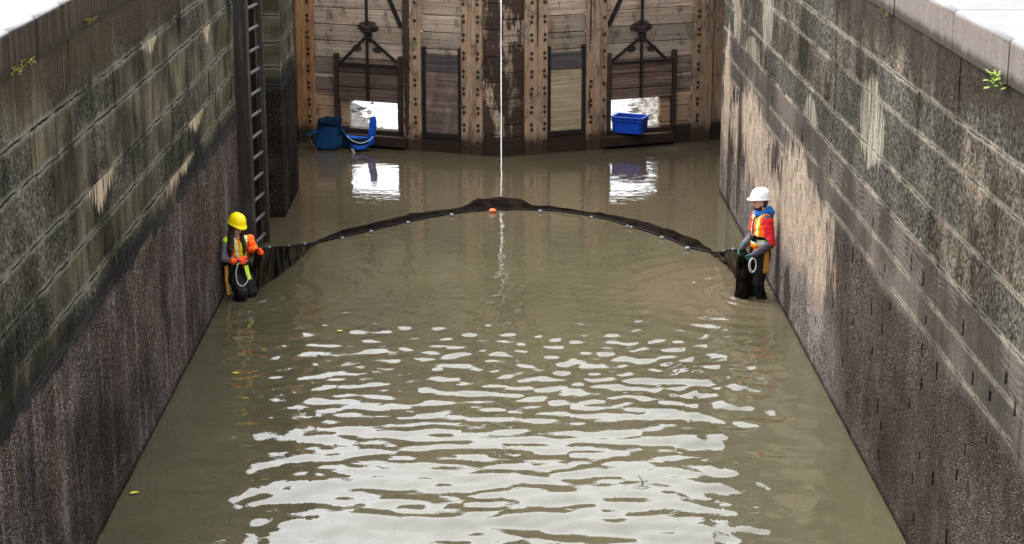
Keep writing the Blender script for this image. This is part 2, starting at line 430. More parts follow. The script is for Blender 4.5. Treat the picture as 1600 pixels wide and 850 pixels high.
def coping_mat(name, side):
    m, b = material(name)
    p = pos(); x, y, z = sep(p)
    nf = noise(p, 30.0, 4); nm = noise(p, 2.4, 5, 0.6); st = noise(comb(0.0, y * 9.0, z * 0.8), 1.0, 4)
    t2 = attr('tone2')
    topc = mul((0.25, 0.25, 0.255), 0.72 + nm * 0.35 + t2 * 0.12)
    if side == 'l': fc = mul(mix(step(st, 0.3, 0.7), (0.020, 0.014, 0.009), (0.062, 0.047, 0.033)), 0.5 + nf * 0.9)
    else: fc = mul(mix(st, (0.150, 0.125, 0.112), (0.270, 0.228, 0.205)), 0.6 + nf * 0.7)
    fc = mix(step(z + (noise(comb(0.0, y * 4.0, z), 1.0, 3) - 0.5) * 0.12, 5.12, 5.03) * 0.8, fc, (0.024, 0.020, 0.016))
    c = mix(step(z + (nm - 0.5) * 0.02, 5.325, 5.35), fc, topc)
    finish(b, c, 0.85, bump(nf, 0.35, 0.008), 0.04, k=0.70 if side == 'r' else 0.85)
    return m
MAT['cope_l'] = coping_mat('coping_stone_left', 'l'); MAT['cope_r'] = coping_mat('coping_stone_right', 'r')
MAT['quay'] = simple('quay_concrete', (0.45, 0.445, 0.45), 0.85, 0.2, 4, 0.2, 0.01)
def water_mat(name, deep, mudk):
    m, b = material(name)
    p = pos(); x, y, z = sep(p)
    n = noise(comb(x * 0.7, y * 0.35, 0.0), 1.0, 4, 0.55, 1.2)
    n2 = noise(comb(x * 2.0, y * 0.9, 3.0), 1.0, 5, 0.6, 2.0)
    c = mix(step(n, 0.3, 0.7), deep, tuple(k * 1.22 for k in deep))
    c = mix(step(n2, 0.45, 0.80) * 0.30, c, tuple(k * 1.45 for k in deep))
    if mudk:                                       # silt stirred up behind the net and round the man's boots
        nn = noise(comb(x * 1.1, y * 0.6, 1.0), 1.0, 5, 0.6, 1.5)
        far = step(y + (nn - 0.5) * 2.0, 27.5, 32.0)
        c = mix(far * 0.85, c, mudk)
        a = M('POWER', (x - 3.1) * 0.75, 2.0) + M('POWER', (y - 26.4) * 0.55, 2.0) + (nn - 0.5) * 1.8
        c = mix(step(a, 1.6, -0.2) * 0.9, c, tuple(k * 1.5 for k in mudk))
    r1 = noise(comb(x * 3.2, y * 4.6, 0.0), 1.0, 3, 0.6, 0.6)
    finish(b, c, 0.02, bump(r1, 0.10, 0.035), 0.5, k=0.52)
    b.inputs['IOR'].default_value = 1.46
    return m
MAT['water'] = water_mat('murky_water', (0.090, 0.081, 0.046), (0.105, 0.081, 0.050))
MAT['water_out'] = water_mat('lower_water', (0.07, 0.065, 0.05), None)

# ================================================================== GROUND, WATER
G = 5.30
def slab(name, lo, hi, m, kind='structure'):
    bm = bmesh.new(); box(bm, lo, hi)
    return tag(obj(name, bm, m), kind=kind)
slab('quay_ground', (-420, -200, -2.0), (-6.4, 62, G), MAT['quay'])
slab('quay_ground', (6.5, -200, -2.0), (420, 62, G), MAT['quay'])
slab('upper_ground', (-6.4, -200, -2.0), (6.5, -8.0, G), MAT['quay'])
slab('river_bed', (-1200, -250, -3.0), (1200, 2200, -2.05), MAT['quay'])

def grid_mesh(name, xs, ys, h, m):
    X, Y = np.meshgrid(xs, ys)
    nx, ny = len(xs), len(ys)
    co = np.stack([X, Y, h], -1).reshape(-1, 3)
    i = (np.arange(ny - 1)[:, None] * nx + np.arange(nx - 1)[None]).ravel()
    f = np.stack([i, i + 1, i + nx + 1, i + nx], -1)
    me = bpy.data.meshes.new(name)
    me.vertices.add(len(co)); me.vertices.foreach_set('co', co.ravel())
    me.loops.add(f.size); me.loops.foreach_set('vertex_index', f.ravel())
    me.polygons.add(len(f)); me.polygons.foreach_set('loop_start', np.arange(0, f.size, 4))
    me.polygons.foreach_set('use_smooth', np.ones(len(f), bool))
    me.update(calc_edges=True); me.validate()
    return link_mesh(name, me, m)
WOMAN = (-3.77, 26.08); MAN = (3.82, 25.98)
def waves(X, Y):
    h = np.zeros_like(X)
    sm = lambda a, lo, hi: (lambda t: t * t * (3 - 2 * t))(np.clip((a - lo) / (hi - lo), 0, 1))
    def family(n, lmin, lmax, spread, rms):
        out = np.zeros_like(X); tot = 0
        for _ in range(n):
            lam = lmin * (lmax / lmin) ** RNG.random(); k = 2 * math.pi / lam
            th = math.pi / 2 + RNG.normal(0, spread)
            a = 1.0 / k
            out += a * np.cos(k * (math.cos(th) * X + math.sin(th) * Y) + RNG.random() * 6.283)
            tot += 0.5
        return out / math.sqrt(tot) * rms
    longw = family(80, 0.42, 1.7, 0.40, 1.0)
    mid = family(70, 0.20, 0.55, 0.62, 1.0)
    iso = family(36, 0.22, 0.50, 1.6, 1.0)
    fine = family(30, 0.10, 0.24, 0.8, 1.0)
    near = 1 - sm(Y, 19.0, 25.5)
    midb = sm(Y, 20.0, 22.5) * (1 - sm(Y, 25.2, 27.8))
    edge = sm(X, XL, XL + 0.9) * (1 - sm(X, XR - 0.9, XR)) * 0.6 + 0.4
    gust = 0.50 + 0.95 * sm(np.sin(X * 0.9 + 1.3 * np.sin(Y * 0.55)) + np.cos(Y * 1.1 + X * 0.5), -1.5, 1.5)
    h += longw * (0.0028 + 0.050 * near * (0.55 + 0.45 * sm(Y, 16.8, 19.6))) * edge * gust
    h += mid * (0.0025 + 0.036 * near * (0.6 + 0.4 * sm(Y, 16.8, 19.6)) + 0.016 * midb) * edge * (1.35 - 0.4 * gust)
    h += iso * (0.0055 + 0.026 * near + 0.056 * midb) * edge * gust
    h += fine * (0.0085 + 0.003 * midb)
    band_ = np.exp(-((Y - 32.3) / 1.1) ** 2)                       # a faint breeze patch beyond the net
    h += fine * band_ * 0.016
    for (cx, cy), s in ((WOMAN, 1.0), (MAN, 0.9)):
        r = np.hypot(X - cx, Y - cy)
        h += 0.0066 * s * np.exp(-((r - 1.6) / 1.3) ** 2) * np.cos(2 * math.pi * r / 0.42) * (0.5 + 0.5 * np.sin(3 * np.arctan2(Y - cy, X - cx) + 1))
        h += 0.011 * s * np.exp(-((r - 0.35) / 0.40) ** 2) * np.cos(2 * math.pi * r / 0.20 + 2.0 * np.sin(2 * np.arctan2(Y - cy, X - cx)))
    return h
xs = np.arange(-4.9, 5.25, 0.042); ys = np.concatenate([np.arange(-7.9, 14, 0.25), np.arange(14, 28, 0.036), np.arange(28, 38.6, 0.055)])
X_, Y_ = np.meshgrid(xs, ys)
tag(grid_mesh('water', xs, ys, waves(X_, Y_), MAT['water']), kind='structure')
# lower pool beyond the gate: shallow rippled water over stones
xs2 = np.arange(-12, 12.1, 0.12); ys2 = np.arange(36.9, 62, 0.09)
X2, Y2 = np.meshgrid(xs2, ys2)
h2 = np.zeros_like(X2)
for _ in range(40):
    lam = 0.25 * 5 ** RNG.random(); k = 2 * math.pi / lam; th = RNG.random() * 6.283
    h2 += 0.0035 * lam * np.cos(k * (math.cos(th) * X2 + math.sin(th) * Y2) + RNG.random() * 6.283)
def outside_bed():
    # stones and gravel breaking the surface left and right of the lower channel
    hh = h2.copy()
    tag(grid_mesh('lower_water', xs2, ys2, hh - 0.01, MAT['water_out']), kind='structure')
    gx = np.arange(-6, 7.1, 0.055); gy = np.arange(38.7, 46, 0.055)
    GX, GY = np.meshgrid(gx, gy)
    z = np.full_like(GX, -0.10)
    left = np.clip((-2.35 - GX - (GY - 39.0) * 0.28) * 0.16, -0.10, 0.14)
    right = np.clip((GX - 3.25 + (GY - 39.0) * 0.05) * 0.12, -0.10, 0.14)
    rough = np.zeros_like(GX)
    for iy in range(GX.shape[0]):
        for ix in range(GX.shape[1]):
            v = (GX[iy, ix], GY[iy, ix], 0.0)
            rough[iy, ix] = mnoise.noise((v[0] * 2.6, v[1] * 2.6, 3)) * 0.5 + mnoise.noise((v[0] * 10.0, v[1] * 7.0, 9)) * 0.85
    z = -0.115 + np.maximum(left, right) + 0.10 + rough * 0.10 - 0.02
    z = np.where((left <= -0.099) & (right <= -0.099), -0.085 + rough * 0.105, z)
    o = grid_mesh('gravel_bed', gx, gy, z, simple('wet_gravel', (0.10, 0.085, 0.07), 0.5, 0.7, 9, 0.9, 0.03))
    tag(o, kind='structure')
outside_bed()

# ================================================================== LOCK WALLS
def rounded_block(bm, lo, hi, bev, lt, tone, tone2, lt2):
    fs = box(bm, lo, hi, bev)
    for f in fs: f[lt] = tone; f[lt2] = tone2
ZL = [ZC, 4.42, 4.02, 3.44, 3.00, 2.58, 2.26, 1.86, 1.43, 1.00, 0.60, 0.20, -0.9]
def block_wall(bm, x0, depth, y0, y1, sgn, rows, lmin, lmax, smooth_p):
    lt = bm.faces.layers.float.get('tone') or bm.faces.layers.float.new('tone')
    lt2 = bm.faces.layers.float.get('tone2') or bm.faces.layers.float.new('tone2')
    for zt, zb in rows:
        y = y0
        while y < y1 - 1e-6:
            l = random.uniform(lmin, lmax)
            ye = y + l
            if y1 - ye < lmin * 0.6: ye = y1
            off = random.uniform(0.0, 0.014)
            tn = 1.0 if random.random() < smooth_p else 0.0
            a, b = x0 - sgn * off, x0 - sgn * (depth + off)
            rounded_block(bm, (min(a, b), y + 0.001, zb + 0.002), (max(a, b), ye - 0.001, zt - 0.002), 0.004, lt, tn, random.random(), lt2)
            y = ye
rowsL = list(zip(ZL, ZL[1:]))
lw = bmesh.new()
block_wall(lw, XL, 0.6, -8.0, 27.95, 1, rowsL[:6], 0.55, 1.6, 0.45)
block_wall(lw, XL - 0.006, 0.594, -8.0, 27.95, 1, [(2.26, -0.9)], 6.0, 9.0, 0.0)
block_wall(lw, -3.62, 1.2, 31.0, 33.2, 1, rowsL[:6] + [(2.26, 1.43), (1.43, 0.60), (0.60, -0.9)], 0.7, 1.2, 0.65)       # pier past the ladder chase
lt2_ = lw.faces.layers.float.get('tone2')
box(lw, (-6.4, -8.0, -2.0), (XL - 0.62, 27.9, ZC - 0.01))                # mass behind the facing
box(lw, (-6.4, 27.9, -2.0), (XL - 0.55, 31.05, ZC - 0.01))               # back of the ladder chase
box(lw, (-6.4, 31.05, -2.0), (-4.86, 33.15, ZC - 0.01))
box(lw, (-6.4, 33.15, -2.0), (-4.95, 39.6, ZC - 0.01))                   # gate recess
box(lw, (-6.4, 39.6, -2.0), (-4.6, 61.9, ZC - 0.01))                     # wall of the lower chamber
box(lw, (-4.4, -8.4, -2.0), (4.5, -8.02, ZC - 0.01))
left_wall = obj('lock_wall', lw, MAT['wall_l'])
tag(left_wall, 'dark stone lock wall on the left, with timber ladder set in it', 'wall')

rw = bmesh.new()
block_wall(rw, XR, 0.6, -8.0, 33.0, -1, rowsL[:4], 1.3, 2.6, 0.4)
right_wall = obj('lock_wall', rw, MAT['wall_r'])
tag(right_wall, 'brown stone lock wall on the right, slotted and patched with beige, behind the white helmet worker', 'wall')
# lower face of the right wall: one concrete face with real slots cut in
SLOTS = [(1145,86),(1150,92),(1166,113),(1174,121),(1193,150),(1206,159),(1178,175),(1227,210),(1199,235),(1221,252),(1240,200),(1254,221),(1244,203),(1297,263),(1252,212),
 (1168,148),(1172,182),(1278,293),(1250,293),(1237,232),(1268,321),(1205,271),(1200,262),(1245,260),(1364,347),(1423,412),(1442,437),(1382,420),(1390,480),(1361,480),(1446,500),(1504,513),
 (1440,548),(1463,580),(1439,602),(1420,632),(1519,592),(1546,620),(1541,687),(1507,703),(1436,713),(1457,748),(1425,748),(1494,743),(1371,635),(1376,667),(1372,712),(1362,548),(1362,500),
 (1478,842),(1427,812),(1571,592),(1585,640),(1332,398),(1346,402),(1321,448),(1301,470),(1330,420),(1315,495),(1302,435),(1274,500),(1332,505),(1324,532),(1378,515),(1316,566),(1324,620)]
bmw = bmesh.new()
box(bmw, (XR + 0.004, -8.0, -0.9), (XR + 0.55, 33.0, ZL[4] - 0.004))
me_ = bpy.data.meshes.new('lower_face'); bmw.to_mesh(me_); bmw.free()
face = link_mesh('lower_face', me_, MAT['wall_r'], right_wall)
cut = bmesh.new(); done = []
for px, py in SLOTS:
    q = atX(px, py, XR)
    if q.z < 0.12 or any(abs(q.y - a) < 0.09 and abs(q.z - b) < 0.24 for a, b in done): continue
    done.append((q.y, q.z))
    hh = random.uniform(0.045, 0.105); ww = random.uniform(0.015, 0.042)
    box(cut, (XR - 0.05, q.y - ww, q.z - hh), (XR + 0.12, q.y + ww, q.z + hh))
cme = bpy.data.meshes.new('cut'); cut.to_mesh(cme); cut.free()
cutter = bpy.data.objects.new('cut', cme); COL.objects.link(cutter)
md = face.modifiers.new('b', 'BOOLEAN'); md.operation = 'DIFFERENCE'; md.object = cutter; md.solver = 'EXACT'
dg = bpy.context.evaluated_depsgraph_get(); dg.update()
newme = bpy.data.meshes.new_from_object(face.evaluated_get(dg))
face.modifiers.clear(); face.data = newme
bpy.data.objects.remove(cutter)
bmm = bmesh.new()
box(bmm, (XR + 0.62, -8.0, -2.0), (6.5, 32.95, ZC - 0.01))
box(bmm, (5.15, 32.95, -2.0), (6.5, 39.6, ZC - 0.01))
box(bmm, (4.8, 39.6, -2.0), (6.5, 61.9, ZC - 0.01))
box(bmm, (XR + 0.02, 32.72, -0.9), (XR + 0.9, 32.99, ZC - 0.015))
obj('wall_core', bmm, MAT['wall_r'], right_wall)
# coping stones
def coping(wall, x_in, x_out, y0, y1, m, seams, sgn):
    ys = sorted(seams)
    a = y0
    while ys and a < ys[0] - 2.0: ys.insert(0, ys[0] - random.uniform(1.1, 1.5))
    while ys[-1] < y1 - 1.6: ys.append(ys[-1] + random.uniform(1.1, 1.5))
    ys = [v for v in ys if y0 + 0.5 < v < y1 - 0.5]
    ys = [y0] + ys + [y1]
    R = 0.045
    prof = [(x_out, ZC + 0.006), (x_in, ZC + 0.006)]
    for k in range(7):
        t = k / 6 * math.pi / 2
        prof.append((x_in - sgn * R * (1 - math.cos(t)), ZT - R + R * math.sin(t)))
    prof.append((x_out, ZT))
    for ya, yb in zip(ys, ys[1:]):
        bm = bmesh.new(); l2 = bm.faces.layers.float.new('tone2'); t = random.random()
        dx = random.uniform(-0.006, 0.006); dz = random.uniform(-0.004, 0.004)
        A = [bm.verts.new((x + dx, ya + 0.009, z + dz)) for x, z in prof]
        B = [bm.verts.new((x + dx, yb - 0.009, z + dz)) for x, z in prof]
        n = len(prof)
        for i in range(n):
            f = bm.faces.new((A[i], A[(i + 1) % n], B[(i + 1) % n], B[i])); f.smooth = 2 <= i <= 7
        bm.faces.new(A[::-1]); bm.faces.new(B)
        bmesh.ops.recalc_face_normals(bm, faces=bm.faces[:])
        for f in bm.faces: f[l2] = t
        obj('coping_stone', bm, m, wall)
seamR = [atX(px, py, XR).y for px, py in ((1452, 45), (1492, 70), (1578, 122))]
seamL = [atX(px, py, XL).y for px, py in ((13, 80), (54, 60), (92, 25))]
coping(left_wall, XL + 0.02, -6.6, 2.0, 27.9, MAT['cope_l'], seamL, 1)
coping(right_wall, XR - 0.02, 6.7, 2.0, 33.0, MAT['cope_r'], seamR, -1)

# ================================================================== LADDER IN ITS CHASE
lad = empty('timber_ladder', (-3.85, 28.5, 0))
tag(lad, 'tall timber ladder with grey rungs in the left wall, above the yellow helmet worker', 'ladder')
bm = bmesh.new(); box(bm, (-0.22, -0.16, -0.9), (0.03, 0.14, 5.0), 0.012); 
obj('stile', bm, MAT['fender'], lad)
bm = bmesh.new(); box(bm, (0.07, 0.72, -0.9), (0.16, 0.86, 5.0), 0.01)
obj('stile', bm, MAT['fender'], lad)
bm = bmesh.new(); box(bm, (-0.40, 0.84, -0.9), (0.02, 0.98, 5.0), 0.01)
obj('filler_board', bm, MAT['sill'], lad)
for k in range(15):
    z = 0.15 + k * 0.337
    bm = bmesh.new(); tube(bm, [(0.015, 0.10, z), (0.095, 0.76, z)], 0.026, 8)
    obj('rung', bm, MAT['rung'], lad, True)

# ================================================================== GATE LEAVES
MITRE = Vector((0.088, 36.17, 0.0)); GA = math.radians(21.5); GTOP = 6.05
class Leaf:
    def __init__(s, side, label):
        s.side = side
        s.a = GA if side > 0 else -GA
        s.root = empty('lock_gate_leaf', MITRE, s.a)
        tag(s.root, label, 'lock gate')
        s.n = Vector((-math.sin(s.a), math.cos(s.a), 0)); s.inv = Matrix.Rotation(-s.a, 3, 'Z')
    def at(s, px, py, off=0.0):
        q = s.inv @ (hit(px, py, MITRE + s.n * off, s.n) - MITRE)
        return q.x, q.z
    def u(s, px, py=120, off=0.0): return s.at(px, py, off)[0]
    def z(s, px, py, off=0.0): return s.at(px, py, off)[1]
def boards(bm, x0, x1, z0, z1, y0, y1, h=0.335, phase=0.0):
    l2 = bm.faces.layers.float.get('tone2') or bm.faces.layers.float.new('tone2')
    z = z0; k = 0
    while z < z1 - 1e-4:
        ze = min(z1, (math.floor((z - phase) / h + 1e-6) + 1) * h + phase)
        if ze - z < 0.02: ze = min(z1, ze + h)
        fs = box(bm, (x0, y0 + random.uniform(0, 0.006), z + 0.006), (x1, y1, ze - 0.006), 0.010)
        t = random.random()
        for f in fs: f[l2] = t
        z = ze
def one(name, mat, parent, lo, hi, bev=0.008, smooth=False):
    bm = bmesh.new(); l2 = bm.faces.layers.float.new('tone2')
    fs = box(bm, lo, hi, bev); t = random.uniform(0.3, 0.9)
    for f in bm.faces: f[l2] = t
    return obj(name, bm, mat, parent)
BOLT = None
def bolt(parent, u, z, y):
    global BOLT
    if BOLT is None:
        bm = bmesh.new()
        bmesh.ops.create_cone(bm, cap_ends=True, segments=8, radius1=0.040, radius2=0.030, depth=0.026, matrix=Matrix.Rotation(math.pi / 2, 4, 'X'))
        me = bpy.data.meshes.new('bolt'); bm.to_mesh(me); bm.free(); me.materials.append(MAT['bolt']); BOLT = me
    o = bpy.data.objects.new('bolt', BOLT); COL.objects.link(o); o.parent = parent; o.location = (u, y, z)
def pair_rows(post, us, y, zmin=0.12, zmax=3.25, gap=0.36, sep=0.105, phase=0.0):
    z = zmin + phase
    while z < zmax:
        for u in us:
            bolt(post, u + random.uniform(-0.006, 0.006), z, y); bolt(post, u + random.uniform(-0.006, 0.006), z + sep, y)
        z += gap * random.uniform(0.94, 1.06)
RAILZ = 0.36
def mitre_cut(o, s):                               # bevel the end that meets the other leaf, leaving a thin slit
    for v in o.data.vertices:
        if abs(v.co.x) < 0.10: v.co.x = s * (0.008 + 0.008 * mnoise.noise((s * 3.0, 0, round(v.co.z * 4) * 0.37)) + v.co.y * math.sin(GA)) / math.cos(GA)
    return o
def span(a, b): return (min(a, b), max(a, b))
def leaf_build(L, pA, pB, pC, frame_px, pad_px, open_px, rod_px, tri_px, brace_px, innermat, innertop, orange_first):
    r = L.root; s = L.side
    FP = -0.11                                            # post faces stand proud of the boards
    uC = span(L.u(pC[0], 120, FP), L.u(pC[1], 120, FP)); uB = span(L.u(pB[0], 120, FP), L.u(pB[1], 120, FP)); uA = span(L.u(pA[0], 120, FP), L.u(pA[1], 120, FP))
    end = s * 4.95
    posts = {}
    for nm, uu, mt in (('C', uC, MAT['post']), ('B', uB, MAT['post']), ('A', uA, MAT['post_orange'] if orange_first else MAT['post'])):
        posts[nm] = one('gate_post', mt, r, (uu[0], FP, -0.55), (uu[1], -0.035, GTOP), 0.012)
    # heel beyond post A, hidden in the recess
    uh = span(uA[1] if s > 0 else uA[0], end)
    one('heel_board', MAT['post'], r, (uh[0] - 0.04 if s > 0 else uh[0], -0.02, -0.55), (uh[1] if s > 0 else uh[1] + 0.04, 0.16, GTOP), 0.01)
    # mitre board next to the slit
    uM = span(s * 0.026, uC[0] + 0.035 if s > 0 else uC[1] - 0.035)
    bm = bmesh.new(); boards(bm, uM[0], uM[1], RAILZ, GTOP, -0.03, 0.13, 0.52, 0.1 * s)
    mitre_cut(obj('mitre_board', bm, MAT['board_wet'], r), s)
    mitre_cut(one('filler_board', MAT['sill'], r, (uM[0], 0.133, RAILZ + 0.002), (uM[1], 0.16, GTOP), 0.004), s)  # added dark board, unseen, blocks light between the mitre planks
    # inner panel: closed sluice in a black iron frame below, boards above
    uP = span(uB[0], uC[1]) if s < 0 else span(uC[0], uB[1])
    uI = (uB[1], uC[0]) if s < 0 else (uC[1], uB[0])
    zt = L.z(frame_px[0], frame_px[2]); zb = L.z(frame_px[0], frame_px[3])
    bm = bmesh.new(); boards(bm, uI[0] - 0.035, uI[1] + 0.035, zt - 0.16, GTOP, 0.0, 0.12, 0.335, 0.05)
    obj('panel_board', bm, MAT['board'], r)
    one('filler_board', MAT['sill'], r, (uI[0] - 0.03, 0.124, zt - 0.16), (uI[1] + 0.03, 0.15, GTOP), 0.004)  # added behind the planks so no daylight shows through their seams
    fw = 0.085
    bm = bmesh.new()
    box(bm, (uI[0] + 0.004, -0.07, zb), (uI[0] + fw, -0.004, zt), 0.004)
    box(bm, (uI[1] - fw, -0.07, zb), (uI[1] - 0.004, -0.004, zt), 0.004)
    box(bm, (uI[0] + fw + 0.002, -0.065, zb), (uI[1] - fw - 0.002, -0.006, zb + 0.10), 0.004)
    obj('sluice_frame', bm, MAT['iron'], r)
    one('filler_board', MAT['sill'], r, (uI[0] - 0.03, 0.03, RAILZ + 0.001), (uI[1] + 0.03, 0.12, zt - 0.165), 0.004)  # added filler closing the gap under the panel against light from behind
    ztop2 = L.z(frame_px[0], frame_px[4])
    bm = bmesh.new(); l2 = bm.faces.layers.float.new('tone2')
    fs = box(bm, (uI[0] + fw * 0.5, -0.045, zb + 0.05), (uI[1] - fw * 0.5, -0.012, ztop2), 0.004)
    for f in bm.faces: f[l2] = 0.6
    sb = obj('sluice_board', bm, innermat, r)
    bm = bmesh.new(); l2 = bm.faces.layers.float.new('tone2')
    box(bm, (uI[0] + fw * 0.5, -0.047, ztop2 + 0.006), (uI[1] - fw * 0.5, -0.014, L.z(frame_px[0], frame_px[5])), 0.004)
    obj('sluice_plank', bm, innertop, r)
    # outer panel: raised paddle over the open sluice
    uO = (uA[1], uB[0]) if s < 0 else (uB[1], uA[0])
    u0, u1 = span(L.u(open_px[0], 185), L.u(open_px[1], 185))
    z0 = RAILZ; z1 = L.z(open_px[0], open_px[2]) + 0.12
    l_ = uO[0] - 0.035; r_ = uO[1] + 0.035
    bm = bmesh.new()
    boards(bm, l_, r_, z1, GTOP, 0.0, 0.12, 0.335, 0.10)
    boards(bm, l_, u0, RAILZ, z1 - 0.002, 0.0, 0.12, 0.335, 0.10)
    boards(bm, u1, r_, RAILZ, z1 - 0.002, 0.0, 0.12, 0.335, 0.10)
    obj('panel_board', bm, MAT['board'], r)
    one('filler_board', MAT['sill'], r, (l_, 0.124, z1 + 0.01), (r_, 0.15, GTOP), 0.004)  # unseen dark board, added to keep light out of the outer seams
    q0, q1 = span(L.u(pad_px[0], 130, -0.1), L.u(pad_px[1], 130, -0.1))
    pz1 = L.z(pad_px[0], pad_px[2], -0.1); pz0 = L.z(pad_px[0], pad_px[3], -0.1)
    bm = bmesh.new(); boards(bm, q0, q1, pz0, pz1, -0.10, -0.04, 0.30, 0.0)
    pad = obj('paddle', bm, MAT['paddle'], r)
    gz = L.z(pad_px[0], 82)
    for a, b in ((q0 - 0.10, q0 - 0.015), (q1 + 0.015, q1 + 0.10)):
        one('paddle_guide', MAT['sill'], r, (a, -0.12, RAILZ), (b, -0.003, gz), 0.006)
    ur = L.u(rod_px[0], 60, -0.13); print('HUB', ur, L.z(rod_px[0], rod_px[1], -0.12)); zr = L.z(rod_px[0], rod_px[1], -0.12)
    bm = bmesh.new(); bar(bm, (ur, -0.125, pz0 + 0.02), (ur, -0.125, GTOP), 0.055, 0.03)
    obj('lifting_rod', bm, MAT['iron'], pad)
    ua, za = L.at(tri_px[0], tri_px[1], -0.12)
    for px, py in ((tri_px[2], tri_px[4]), (tri_px[3], tri_px[4])):
        ub, zb2 = L.at(px, py, -0.12)
        bm = bmesh.new(); bar(bm, (ua, -0.118, za + 0.02), (ub, -0.118, zb2), 0.06, 0.024)
        obj('lifting_strap', bm, MAT['iron'], pad)
    bm = bmesh.new(); bar(bm, (q0 + 0.01, -0.116, pz1 - 0.01), (q1 - 0.01, -0.116, pz1 - 0.01), 0.05, 0.022)
    obj('top_strap', bm, MAT['iron'], pad)
    bm = bmesh.new(); box(bm, (ur - 0.075, -0.16, zr - 0.07), (ur + 0.075, -0.004, zr + 0.05), 0.012); box(bm, (ur - 0.21, -0.03, zr - 0.035), (ur + 0.21, -0.004, zr + 0.055), 0.012)
    obj('rod_bracket', bm, MAT['bolt'], r)
    a = L.at(brace_px[0], brace_px[1], -0.02); b = L.at(brace_px[2], brace_px[3], -0.02)
    d = ((a[0] - b[0]) * 1.6 + b[0], (a[1] - b[1]) * 1.6 + b[1])
    bm = bmesh.new(); bar(bm, (b[0], -0.018, b[1]), (d[0], -0.018, d[1]), 0.085, 0.03)
    obj('brace', bm, MAT['iron'], r)
    # sodden bottom rail, stepped back under the posts, and sluice threshold
    lo, hi = span(s * 0.026, end)
    mitre_cut(one('bottom_rail', MAT['sill'], r, (lo, -0.05 + 0.003, -0.6), (hi, 0.16, RAILZ - 0.003), 0.01), s)
    one('threshold', MAT['sill'], r, (u0 - 0.25, -0.20, 0.05), (u1 + 0.25, -0.053, RAILZ - 0.10), 0.015)
    mitre_cut(one('top_rail', MAT['post'], r, (lo, -0.16, GTOP + 0.003), (hi, 0.24, GTOP + 0.22), 0.02), s)
    mitre_cut(one('rear_rail', MAT['post'], r, (lo, 0.165, 2.4), (hi, 0.40, 2.7), 0.02), s)
    return posts, uA, uB, uC
LL = Leaf(-1, 'left timber gate leaf with bolted posts, open sluice behind the blue camp chairs')
posts, uA, uB, uC = leaf_build(LL, (463, 490), (629, 657), (720, 753), (660, 718, 72, 213, 110, 84), (529, 621, 98, 156), (545, 621, 160, 207), (573, 45), (573, 58, 532, 620, 98), (606, -6, 626, 42), MAT['ply_dirty'], MAT['ply_grey'], True)
w = uC[1] - uC[0]
pair_rows(posts['C'], [uC[0] + w * 0.13, uC[1] - w * 0.2], -0.112, 0.16)
w = uB[1] - uB[0]
pair_rows(posts['B'], [uB[1] - w * 0.30], -0.112, 0.2, 1.5)
for k in range(4): bolt(posts['B'], uB[1] - w * 0.30, 1.9 + k * 0.36, -0.112)
w = uA[1] - uA[0]
pair_rows(posts['A'], [uA[1] - w * 0.28], -0.112, 0.45)
RLf = Leaf(1, 'right timber gate leaf with clean plywood sluice, open sluice behind the blue crate')
posts, uA, uB, uC = leaf_build(RLf, (1083, 1113), (917, 949), (821, 856), (860, 916, 72, 212, 110, 82), (956, 1050, 98, 157), (953, 1031, 160, 209), (1003, 45), (1003, 58, 956, 1045, 96), (972, -6, 951, 40), MAT['ply_clean'], MAT['ply_grey'], False)
w = uC[1] - uC[0]
pair_rows(posts['C'], [uC[0] + w * 0.28, uC[1] - w * 0.14], -0.112, 0.16)
w = uB[1] - uB[0]
pair_rows(posts['B'], [uB[0] + w * 0.2], -0.112, 0.2, 1.3)
for k in range(9): bolt(posts['B'], uB[1] - w * 0.16, 0.35 + k * 0.33, -0.112)
w = uA[1] - uA[0]
pair_rows(posts['A'], [uA[0] + w * 0.25], -0.112, 0.45)
